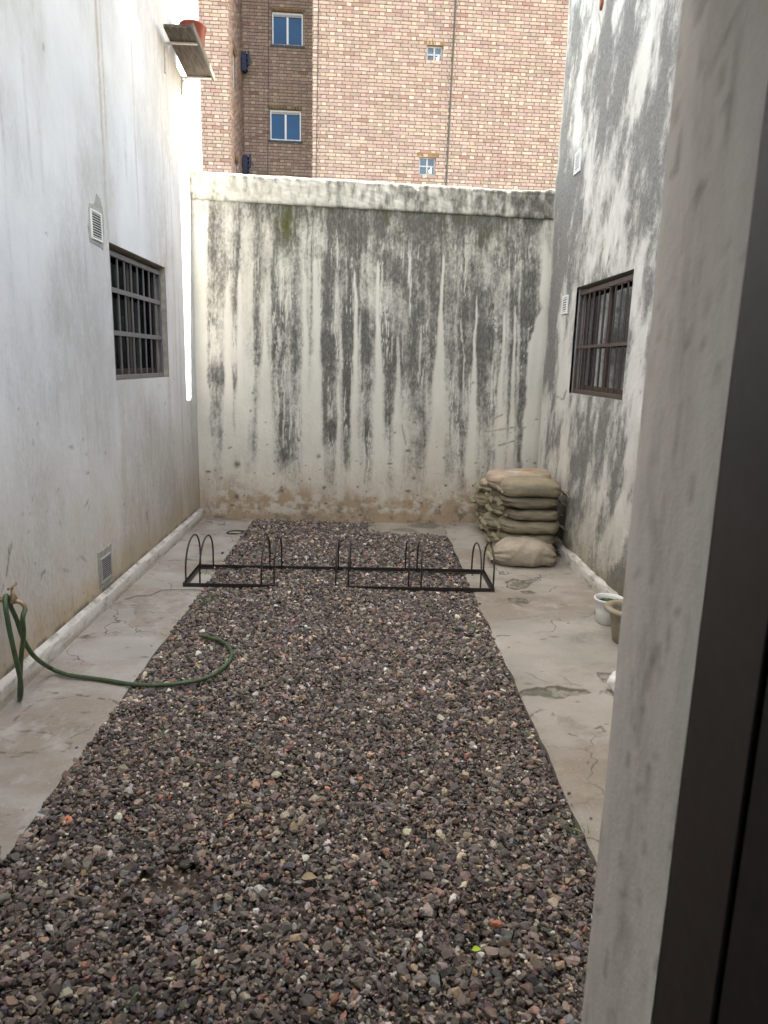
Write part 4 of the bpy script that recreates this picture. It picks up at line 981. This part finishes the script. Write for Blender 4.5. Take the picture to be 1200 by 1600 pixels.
m = MB(); m.box(-8, xa - .3, .3, 9, -.08, 12.4); m.box(xb + .3, 9, .9, 9, -.08, 12.4); m.box(xa - .3, xb + .3, RD + .8, 9, -.08, 12.4); m.build('core', MAT['room_dark'], bb)
def bwin(op, ly, small):
    u0, u1, z0, z1 = op; m = MB(); t = 0.035 if small else 0.046
    yf = ly + (.06 if small else .05)
    for a, b, c, d in ((u0, u0 + t, z0, z1), (u1 - t, u1, z0, z1), (u0 + t, u1 - t, z0, z0 + t), (u0 + t, u1 - t, z1 - t, z1)): m.cham(a, b, yf, yf + .05, c, d, .003)
    um = (u0 + u1) / 2; zm = (z0 + z1) / 2; m.cham(um - t * .55, um + t * .55, yf, yf + .05, z0 + t, z1 - t, .003)
    if small: m.cham(u0 + t, um - t * .55, yf + .004, yf + .046, zm - t * .5, zm + t * .5, .002); m.cham(um + t * .55, u1 - t, yf + .004, yf + .046, zm - t * .5, zm + t * .5, .002)
    f = m.build('window', MAT['sash_grey'] if small else MAT['white_metal'], bb)
    MB().box(u0 + t * .5, u1 - t * .5, yf + .022, yf + .028, z0 + t * .5, z1 - t * .5).build('pane', MAT['dim_pane'] if small else MAT['blue_pane'], f)
    if not small:
        s = MB(); e = .035
        s.box(u0 - .001, u0 + .012, ly - .0, yf, z0, z1); s.cham(u0 - e, u1 + e, ly - .03, ly + .02, z0 - .055, z0 - .003, .003); s.box(u1 - .012, u1 + .001, ly, yf, z0, z1)
        s.build('sill', MAT['slate_trim'], f)
        MB().box(u0 + t, u1 - t, yf - .004, yf + .02, z1 - t - .055, z1 - t - .002).build('blind_box', MAT['sash_grey'], f)
    ln = MB()
    k = u0 - .05
    while k < u1 + .02: ln.cham(k, k + .062, ly - .016, ly + .03, z1 + .002, z1 + (.080 if small else .070), .003); k += .074
    ln.build('lintel', MAT['gold_brick'], f)
    if small:
        it = MB(); it.lathe([(0, .0), (.028, .0), (.028, .10), (.014, .13), (.014, .15), (0, .15)], 12, (um + .10, yf + .012, z0 + t)).lathe([(0, 0), (.022, 0), (.022, .09), (0, .10)], 12, (um + .06, yf + .012, z0 + t))
        it.build('bottles', MAT['vent_white'], f)
for o in ops_b: bwin(o, RD, False)
for o in ops_r: bwin(o, 0.0, True)
for o in ops_s:
    u0, u1, z0, z1 = o; m = MB(); m.cham(xa - .09, xa - .05, u0, u0 + .05, z0, z1, .003); m.cham(xa - .09, xa - .05, u1 - .05, u1, z0, z1, .003); m.cham(xa - .09, xa - .05, u0 + .05, u1 - .05, z0, z0 + .05, .003); m.cham(xa - .09, xa - .05, u0 + .05, u1 - .05, z1 - .05, z1, .003)
    f = m.build('window', MAT['white_metal'], bb)
    MB().box(xa - .075, xa - .07, u0 + .03, u1 - .03, z0 + .03, z1 - .03).build('pane', MAT['blue_pane'], f)
    ln = MB(); k = u0 - .06
    while k < u1 + .02: ln.cham(xa - .03, xa + .016, k, k + .062, z1 + .002, z1 + .118, .003); k += .074
    ln.build('lintel', MAT['gold_brick'], f)
# dark blue wall hardware in the recess corner
for (py0, py1) in ((84, 113), (244, 272)):
    a = b_local(385, py0, RD - .35); b = b_local(385, py1, RD - .35); xs = xa + .03; zt, zb = a[2], b[2]; yy = RD - .45
    m = MB()
    for q in range(5): m.cham(xs + .0 + .003, xs + .12, yy - .02 + q * .05, yy + .005 + q * .05, zb, zt - .02 * q, .003)
    for q in range(4): m.cham(xs, xs + .14, yy - .03, yy + .23, zb + (zt - zb) * (.12 + .25 * q), zb + (zt - zb) * (.12 + .25 * q) + .025, .003)
    m.cham(xs + .15, xs + .20, yy - .01, yy + .03, zt - .30, zt + .02, .003)
    m.tube([(xs + .1, yy, zt - .12), (xs + .22, yy + .02, zt - .16), (xs + .26, yy + .02, zt - .24)], .012, 6)
    m.build('drying_rack', MAT['navy'], bb)
# dark joints / cables down the brick
def cable(pa, pb, ly, r):
    a = b_local(*pa, ly); b = b_local(*pb, ly); d = (b - a) / (b[2] - a[2]); top = a + d * (12.2 - a[2]); bot = a + d * (4.2 - a[2])
    MB().tube([(top[0], ly - .018, 12.2), (bot[0], ly - .018, 4.2)], r, 6).build('cable', MAT['wire'], bb)
cable((712, 0), (697, 290), 0.0, .022); cable((498, 0), (494, 277), 0.0, .009); cable((419.5, 0), (418.5, 270), RD, .009)

# ------------------------------------------------------------------ bike rack
rk = thing('bike_rack', 'low black steel bike rack with five pairs of hoops across the gravel', 'bike rack', (-0.18, 5.1, 0))
xf = [-1.273, -1.174, -0.738, -0.647, -0.208, -0.118, 0.313, 0.404, 0.832, 0.924]
yF, yR = 4.87, 5.345
def angle_bar(m, a, b, w_=0.026, t=0.004, flip=1):
    """L-section lying along a straight line in x or y"""
    (x0, y0), (x1, y1) = a, b
    if abs(x1 - x0) > abs(y1 - y0):
        m.cham(x0, x1, y0 - t / 2, y0 + t / 2, 0.004, 0.004 + w_, .0008); m.cham(x0, x1, min(y0, y0 + flip * w_), max(y0, y0 + flip * w_), 0.002, 0.0055, .0006)
    else:
        m.cham(x0 - t / 2, x0 + t / 2, y0, y1, 0.006, 0.004 + w_, .0008); m.cham(min(x0, x0 + flip * w_), max(x0, x0 + flip * w_), y0, y1, 0.0058, 0.009, .0006)
m = MB(); angle_bar(m, (-1.292, yF), (0.932, yF)); rel(rk, m.build('base_bar', MAT['rack'], rk))
m = MB(); angle_bar(m, (-1.292, yR), (0.932, yR), flip=-1); rel(rk, m.build('base_bar', MAT['rack'], rk))
m = MB(); angle_bar(m, (-1.292, yF + .003), (-1.292, yR - .003)); rel(rk, m.build('end_bar', MAT['rack'], rk))
m = MB(); angle_bar(m, (0.932, yF + .003), (0.932, yR - .003), flip=-1); rel(rk, m.build('end_bar', MAT['rack'], rk))
for k, x in enumerate(xf):
    top = 0.318 - 0.003 * k + .0; pts = []
    yf, yr = yF + .012, yR - .014; ym = (yf + yr) / 2; ry = (yr - yf) / 2
    pts = [(x, yf, 0.006), (x, yf + .002, 0.06)]
    for a in np.linspace(math.pi, 0, 22): pts.append((x + .004 * math.sin(a), ym + (ry - .002) * math.cos(a), 0.115 + (top - .115) * math.sin(a) ** .92))
    pts += [(x, yr - .002, 0.06), (x, yr, 0.006)]
    rel(rk, MB().tube(pts, .0064, 10).build('hoop', MAT['rack'], rk))

# ------------------------------------------------------------------ sandbags
def sandbag(name, label, cx, cy, z0, L, W, Hh, rz, seed, group, tint=(0.225, 0.195, 0.145), ear=(1, 1), pitch=0.0, roll=0.0, fold=1.0, sag=0.0, tear=False, nu=80, nv=64, lift=0.0, blunt=5.5):
    g = np.random.default_rng(seed)
    eL, eR = 0.16 * ear[0], 0.16 * ear[1]; nl = 12
    u = np.concatenate([np.linspace(-1 - eL, -1, nl, endpoint=False), np.linspace(-1, 1, nu), np.linspace(1, 1 + eR, nl + 1)[1:]]); nu = len(u); th = np.linspace(0, 2 * np.pi, nv, endpoint=False)
    U, T = np.meshgrid(u, th, indexing='ij')
    ed0 = np.abs(U); out = np.clip(ed0 - 1, 0, 9) / .16; ed = np.minimum(ed0, 1.0)
    prof = np.clip(1 - ed ** blunt, 0, 1) ** 0.5                                   # cross-section along the bag
    wid = np.clip(1 - ed ** 7, 0, 1) ** .5 * 0.94 + 0.06
    hx = 3.0; c, s = np.cos(T), np.sin(T); rr = (np.abs(c) ** hx + np.abs(s) ** hx) ** (-1 / hx)
    Y = c * rr * W / 2 * (0.80 * prof + .20) * wid; Z = s * rr * Hh / 2 * (prof * .965 + .035)
    X = U * L / 2
    # open mouth or seam beyond each end: a thin ruffled flap that necks in, then flares
    lipm = sstep(.97, 1.0, ed); fl_ = np.clip(out, 0, 1.6)
    neck = 1 - .30 * np.sin(np.clip(fl_ * 2.2, 0, math.pi)) * np.where(U < 0, min(1, ear[0]), min(1, ear[1]))
    Y = np.where(out > 0, c * W / 2 * (.80 * neck + .18 * fl_), Y)
    ruf = np.sin(c * 5.0 + seed) * .55 + np.sin(c * 9 + seed * 2 + fl_) * .35 + (fbm(c * 3 + seed, fl_ * 1.5, seed + 3, 2) - .5) * 1.6
    Z = np.where(out > 0, s * .006 + ruf * .017 * fl_ ** .8 - .030 * fl_ ** 1.3, Z)
    X = X + (fbm(c * 4 + seed, U * 0, seed + 12, 2) - .5) * .045 * np.sign(U) * (out > 0) * fl_
    # folds running out from the ends plus soft dents
    k = g.uniform(0, 6.28, 6)
    rad = sstep(.45, .95, ed) * (1 - lipm * .5)
    fl = (np.sin(T * 7 + k[0] + 2.2 * U) * .5 + np.sin(T * 12 + k[1] - 3 * U) * .35 + (fbm(T * 3 + seed, U * 2, seed, 3) - .5) * 2) * rad
    diag = np.sin((U * 9 + np.sin(T + k[2]) * 4.0) + k[3]) * sstep(.35, .75, fbm(U * 2.2 + k[4], np.sin(T) * 1.7 + np.cos(T) + 3, seed + 4, 2))
    low = (fbm(U * 2 + seed, np.cos(T) * 1.4 + np.sin(T) * 1.1 + 5, seed + 2, 3) - .5)
    amp = ((0.0075 * fl + 0.0045 * diag) * fold + 0.022 * low * (1 - lipm)) * (out <= 0)
    Z += amp * s * 1.0; Y += amp * c * 1.0
    Z += -sag * (U ** 2) * Hh * .35
    bot = -Hh * 0.43; Z = np.where(Z < bot, bot + (Z - bot) * .15, Z)             # flattened where it rests
    P = np.stack([X.ravel(), Y.ravel(), Z.ravel()], 1)
    cr, sr = math.cos(roll), math.sin(roll); P = P @ np.array([[1, 0, 0], [0, cr, -sr], [0, sr, cr]]).T
    cp, sp_ = math.cos(pitch), math.sin(pitch); P = P @ np.array([[cp, 0, sp_], [0, 1, 0], [-sp_, 0, cp]]).T
    P[:, 2] -= P[:, 2].min() - lift
    i, j = np.meshgrid(np.arange(nu - 1), np.arange(nv), indexing='ij'); j2 = (j + 1) % nv
    F = np.stack([i * nv + j, i * nv + j2, (i + 1) * nv + j2, (i + 1) * nv + j], -1).reshape(-1, 4)
    col = np.array(tint)[None] * np.array([1.10, 1.09, 1.07])[None] * (1 + (fbm(U * 3, T * 2, seed + 8, 4).ravel()[:, None] - .5) * .45)
    gm = sstep(.5, .72, fbm(U * 2 + 9, np.cos(T) * 1.5 + np.sin(T) + 2, seed + 9, 4)).ravel()[:, None] * .55
    col = col * (1 - gm) + np.array([0.20, 0.18, 0.10])[None] * gm
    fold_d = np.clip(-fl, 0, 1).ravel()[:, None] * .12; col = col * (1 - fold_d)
    if tear:
        tt = (np.exp(-((U - .28) / .26) ** 2 - ((T - 1.75 - .25 * (U - .2)) / (.20)) ** 2)).ravel() + (fbm(U * 9, T * 6, 3, 3).ravel() - .5) * .5
        q = sstep(.45, .6, tt)[:, None]; col = col * (1 - q) + np.array([0.36, 0.14, 0.05]) * q
        tt = (np.exp(-((U + .18) / .30) ** 2 - ((T - 1.95) / (.16)) ** 2)).ravel() + (fbm(U * 9, T * 6, 8, 3).ravel() - .5) * .5
        q = sstep(.45, .6, tt)[:, None]; col = col * (1 - q) + np.array([0.48, 0.46, 0.45]) * q
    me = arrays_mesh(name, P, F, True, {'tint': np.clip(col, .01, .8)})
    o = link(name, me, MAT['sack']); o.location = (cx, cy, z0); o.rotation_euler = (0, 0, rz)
    return tag(o, label, 'sandbag', group)
GB = 'sandbags piled in the corner'
# front bag on the path, then the stack of five behind it
sandbag('sandbag', 'plump pale sandbag lying alone on the path in front of the stack', 1.305, 5.66, 0.0, 0.54, 0.36, 0.225, 0.02, 31, GB, (0.33, 0.292, 0.235), (.45, .25), fold=2.8, sag=.45, blunt=2.3)
SX = 1.38
sandbag('sandbag', 'flat greenish sandbag second from the ground just behind the pale lone bag', 1.37, 5.90, 0.118, 0.50, .38, .115, 0.0, 32, GB, (0.185, 0.165, 0.115), (.6, .2))
sandbag('sandbag', 'olive sandbag whose right end is tied off like an ear halfway up the stack', 1.385, 5.89, 0.222, 0.52, .38, .120, -.02, 33, GB, (0.20, 0.175, 0.125), (.4, .9))
sandbag('sandbag', 'short smooth sandbag in the middle of the stack with no loose ends', 1.40, 5.90, 0.330, 0.46, .37, .118, .03, 34, GB, (0.205, 0.18, 0.13), (.3, .2))
sandbag('sandbag', 'dark shiny sandbag creased across its front just under the top front bag', 1.375, 5.89, 0.437, 0.50, .38, .112, 0.02, 35, GB, (0.14, 0.122, 0.088), (.8, .5), fold=1.6)
sandbag('sandbag', 'fat rounded sandbag topping the front of the stack with knotted right corner', 1.38, 5.88, 0.538, 0.51, .40, .155, -.02, 36, GB, (0.23, 0.20, 0.142), (.3, .9), sag=.5)
sandbag('sandbag', 'grey brown sandbag at ground level mostly hidden behind the pale lone bag', 1.36, 5.92, 0.0, 0.54, .36, .125, 0.0, 37, GB, (0.17, 0.15, 0.11), (1, 1))
# torn bag on top at the back
sandbag('sandbag', 'torn sandbag on the very top with orange sand showing through the split', 1.36, 6.28, 0.512, 0.58, .44, .175, -.06, 38, GB, (0.34, 0.275, 0.21), (.7, .5), pitch=-.05, tear=True, fold=1.5)
# rear columns with frayed ends facing the gravel
rows = [(6.32, 0.0, 1.345, .50, .135, 'pale crumpled sandbag lowest in the second row from the front'),
        (6.34, .128, 1.335, .50, .135, 'frayed sandbag second from the ground in the second row'),
        (6.31, .256, 1.365, .48, .135, 'wide greenish sandbag third up in the second row'),
        (6.34, .384, 1.355, .48, .135, 'sandbag just beneath the torn top bag with open mouth'),
        (6.76, 0.0, 1.36, .50, .135, 'gathered sandbag on the ground against the boundary wall'),
        (6.78, .130, 1.34, .52, .135, 'sandbag second up in the row against the boundary wall'),
        (6.76, .260, 1.32, .54, .135, 'tied sandbag sticking out furthest toward the gravel against the wall'),
        (6.78, .388, 1.34, .52, .145, 'ragged topmost sandbag of the row against the boundary wall')]
for k, (yy, zz, xx, LL, hh, lb) in enumerate(rows):
    sandbag('sandbag', lb, xx + rnd.uniform(-.02, .02), yy, zz, LL, .42, hh, rnd.uniform(-.08, .08), 50 + k, GB, tuple(np.array((0.25, 0.225, 0.155)) * rnd.uniform(.85, 1.25)), (.45 + rnd.random() * .45, .4), fold=2.2, pitch=rnd.uniform(-.03, .06))

# ------------------------------------------------------------------ tap and hose
tp = thing('water_tap', 'small brass wall tap with T handle above the green hose', 'tap', (XL, 3.155, 0.487))
m = MB(); m.tube([(0, 0, 0), (.045, 0, 0), (.075, 0, -.004)], .013, 12); m.lathe([(0, -.018), (.017, -.016), (.019, 0), (.016, .016), (.010, .026), (.008, .05), (0, .05)], 14, (.075, 0, 0))
m.lathe([(0.0, 0), (.024, 0), (.024, .004), (0, .004)], 16, (0.0, 0, 0)); m.build('tap_body', MAT['brass'], tp)
MB().tube([(.080, 0, -.004), (.108, .002, -.012), (.122, .003, -.03), (.124, .003, -.052)], .0105, 10, radii=[.011, .011, .010, .012]).build('spout', MAT['brass'], tp)
m = MB(); m.tube([(.075, -.038, .062), (.075, -.02, .064), (.075, .02, .064), (.075, .038, .067)], .005, 8, radii=[.0062, .0045, .0045, .0062]); m.tube([(.075, 0, .044), (.075, 0, .062)], .006, 8); m.build('handle', MAT['brass'], tp)
G = lambda px, py, z=.014: tuple(ground_pt(px, py, z))
O = lambda px, py, x: tuple(on_x(px, py, x))
hp = [(XL + .124, 3.158, .440), O(35.5, 966, -1.566), O(37, 990, -1.568), O(33.5, 1022, -1.585), O(32, 1048, -1.598), O(31, 1076, -1.605), tuple(ground_pt(31, 1092, .014)), O(33, 1078, -1.575), O(31, 1058, -1.570), O(24, 1026, -1.572), O(15, 985, -1.578), O(9, 950, -1.592), O(8, 934, -1.61), O(11, 932, -1.628), O(17, 948, -1.632), O(26, 968, -1.628), O(34, 992, -1.615), O(43, 1011, -1.600),
      O(57, 1029, -1.58), G(81, 1045, .035), G(104, 1054, .020), G(130, 1058, .015), G(160, 1062), G(215, 1070), G(270, 1069, .016), G(320, 1060, .018), G(350, 1042, .018), G(362, 1022, .018), G(351, 1005, .018), G(330, 997, .018), G(315, 993, .02)]
ho = MB().tube(spline(hp, 10), .0108, 14)
ho = ho.build('garden_hose', MAT['hose']); tag(ho, 'green garden hose hanging from the tap and curling over the gravel', 'hose')

# ------------------------------------------------------------------ shelf and pot high on the white wall
sh = thing('wall_shelf', 'weathered plank shelf on two pale brackets high on the white building', 'shelf', (XL, 6.555, 4.042))
sh.rotation_euler = (math.radians(-7.2), 0, 0)
bd = MB(); bd.cham(.045, .262, -.365, .37, 0.0, .028, .003); bd.build('board', MAT['board'], sh)
MB().cham(.2622, .280, -.37, .40, -.012, .040, .002).build('edge_strip', MAT['strip'], sh)
for yy in (-.17, .352):
    m = MB(); m.cham(.0, .262, yy - .011, yy + .011, -.014, -.0005, .002); m.cham(.001, .013, yy - .011, yy + .011, -.24, -.0145, .002); m.tube([(.012, yy, -.05), (.03, yy, -.02), (.06, yy, -.012)], .006, 6); m.build('bracket', MAT['bracket'], sh)
m = MB(); m.lathe([(0, 0), (.074, 0), (.080, .008), (.106, .222), (.112, .226), (.113, .238), (.108, .240), (.103, .228), (.076, .02), (0, .018)], 36, (0, 0, 0))
pt = m.build('flower_pot', MAT['terracotta']); pt.location = (-1.530, 6.66, 4.062); pt.rotation_euler = (math.radians(-7.2), 0, 0)
tag(pt, 'red terracotta flower pot standing on the high wall shelf', 'flower pot')

# ------------------------------------------------------------------ pots and rubbish on the right path
def pail(name, label, cat, loc, r0, r1, h, mat, rim, fill, fillmat, thick=.005):
    t = thing(name, label, cat, loc)
    m = MB(); m.lathe([(0, 0), (r0 - .006, 0), (r0, .006), (r0 + (r1 - r0) * .5, h * .5), (r1, h - rim[1]), (r1 + rim[0], h - rim[1] * .8), (r1 + rim[0], h - .003), (r1 + rim[0] * .4, h), (r1 - thick, h - .004), (r1 - thick - .004, h * .85), (r0 - thick, .02), (0, .018)], 40)
    m.build('shell', mat, t)
    rr = (r0 + (r1 - r0) * fill) - thick - .006
    MB().lathe([(0, h * fill + .004), (rr * .5, h * fill + .002), (rr, h * fill)], 28).build('soil', fillmat, t)
    return t
b1 = pail('bucket', 'white plastic bucket with a green plant inside beside the right wall', 'bucket', (1.563, 4.30, 0), .072, .090, .165, MAT['bucket'], (.006, .018), .82, MAT['soil'])
m = MB(); g = random.Random(3)
for k in range(46):
    a = g.uniform(0, 6.28); r = g.uniform(0, .062); p = Vector((r * math.cos(a), r * math.sin(a), .125 + g.uniform(0, .035))); s = g.uniform(.010, .019); t = g.uniform(0, 6.28); ti = g.uniform(-.6, .6)
    dx = Vector((math.cos(t), math.sin(t), ti)) * s; dy = Vector((-math.sin(t), math.cos(t), g.uniform(-.4, .4))) * s * .7
    m.add([p - dx, p + dy, p + dx, p - dy], [(0, 1, 2, 3)])
m.build('leaves', MAT['leaf'], b1)
pail('planter', 'beige thick rimmed planter half hidden by the doorway wall', 'planter', (1.575, 3.985, 0), .085, .115, .215, MAT['pot_beige'], (.030, .030), .55, MAT['soil'], .012)
bm = bmesh.new(); bmesh.ops.create_icosphere(bm, subdivisions=4, radius=1.0)
for v in bm.verts:
    p = v.co; n = float(fbm(p.x * 2 + 4, p.y * 2 + p.z * 1.5, 140, 4)) - .5; k = 1 + n * .5
    v.co = Vector((p.x * .085 * k, p.y * .10 * k, (p.z * .075 * k) * (1 if p.z > 0 else .55)))
zmin = min(v.co.z for v in bm.verts)
for v in bm.verts: v.co.z -= zmin
me = bpy.data.meshes.new('plastic_bag'); bm.to_mesh(me); bm.free(); me.polygons.foreach_set('use_smooth', [True] * len(me.polygons))
o = link('plastic_bag', me, MAT['plastic_bag']); o.location = (1.315, 3.27, .0); tag(o, 'crumpled white plastic bag on the path behind the doorway wall', 'bag')

# ------------------------------------------------------------------ weeds, leaves, a loop of wire
def tuft(label, px, py, n, h, spread, seed, mat='grass', kind='weed'):
    g = random.Random(seed); c = ground_pt(px, py); m = MB()
    for k in range(n):
        a = g.uniform(0, 6.28); r = spread * g.random() ** .7; bx, by = r * math.cos(a) * 1.6, r * math.sin(a); hh = h * g.uniform(.4, 1); ln = g.uniform(.2, .9) * hh; dr = g.uniform(0, 6.28); wv = g.uniform(.0012, .003)
        ox, oy = -math.sin(dr) * wv, math.cos(dr) * wv; pts = []
        for q in (0, .5, 1): 
            x = bx + math.cos(dr) * ln * q * q; y = by + math.sin(dr) * ln * q * q; z = hh * (q - .22 * q * q); ww = (1 - q * .85); pts += [(x - ox * ww, y - oy * ww, z), (x + ox * ww, y + oy * ww, z)]
        m.add(pts, [(0, 1, 3, 2), (2, 3, 5, 4)])
    zz = float(gravel_h(np.array([c[0]]), np.array([c[1]]))[0]) if GL < c[0] < GR else 0.0
    o = m.build('weed', MAT[mat], None, fix=False); o.location = (c[0], c[1], zz - .004); return tag(o, label, kind, 'weeds in the gravel')
tuft('grass tuft at the left front corner of the bike rack', 326, 934, 40, .065, .05, 1)
tuft('sparse weed inside the left bay of the bike rack', 333, 897, 34, .05, .06, 2)
tuft('weed growing around the second pair of rack hoops', 424, 905, 50, .06, .045, 3)
tuft('low weed by the middle pair of rack hoops', 534, 915, 34, .05, .05, 4)
tuft('weed at the right path edge just in front of the bike rack', 732, 946, 40, .045, .05, 5, 'leaf')
tuft('small green weed farther down the right path edge', 741, 982, 30, .04, .035, 6, 'leaf')
tuft('lone weed in open gravel toward the right path', 812, 1140, 22, .04, .03, 7, 'leaf')
tuft('weed at the chipped path edge nearest the doorway wall', 901, 1300, 30, .05, .035, 8, 'leaf')
tuft('tiny weed deep in the nearest gravel on the left', 205, 1570, 22, .04, .03, 9, 'leaf')
tuft('tiny sprout in the gravel left of the centre', 265, 1445, 14, .03, .018, 10, 'leaf')
tuft('mossy weed under the rear bar between rack hoops', 318, 942, 26, .05, .05, 11)
def fallen_leaf(label, px, py, L, rz, mat, seed):
    g = random.Random(seed); c = ground_pt(px, py, .01); n = 9; vs = []; fs = []
    for k in range(n):
        t = k / (n - 1); wd = math.sin(math.pi * t ** .8) * .30 * L; z = .004 + .10 * L * math.sin(t * 2.6)
        vs += [(t * L - L / 2, -wd, z + wd * .35), (t * L - L / 2, 0, z), (t * L - L / 2, wd, z + wd * .5)]
    for k in range(n - 1):
        a = k * 3; fs += [(a, a + 3, a + 4, a + 1), (a + 1, a + 4, a + 5, a + 2)]
    o = MB().add(vs, fs, True).build('leaf', MAT[mat], None, fix=False); o.location = (c[0], c[1], .012); o.rotation_euler = (.1, .1, rz); return tag(o, label, 'leaf')
fallen_leaf('bright lime green leaf lying on the nearest gravel', 744, 1487, .028, .2, 'leaf_lime', 1)
fallen_leaf('dry curled brown leaf lying on the gravel', 483, 1375, .050, .15, 'leaf_dry', 2)
m = MB(); pts = []
c = ground_pt(369, 833)
for k in range(46):
    a = k / 45 * 4.4 * math.pi; r = .075 + .012 * math.sin(a * .7); pts.append((r * 1.05 * math.cos(a), r * math.sin(a) * .9, .006 + .008 * k / 45 + .004 * math.sin(a * 1.3)))
pts += [(pts[-1][0] + .05, pts[-1][1] + .02, .008), (pts[-1][0] + .10, pts[-1][1] - .01, .004)]
o = m.tube(pts, .0032, 6).build('wire_coil', MAT['wire']); o.location = (c[0], c[1], 0); tag(o, 'loose coil of dark wire on the left path behind the rack', 'wire')
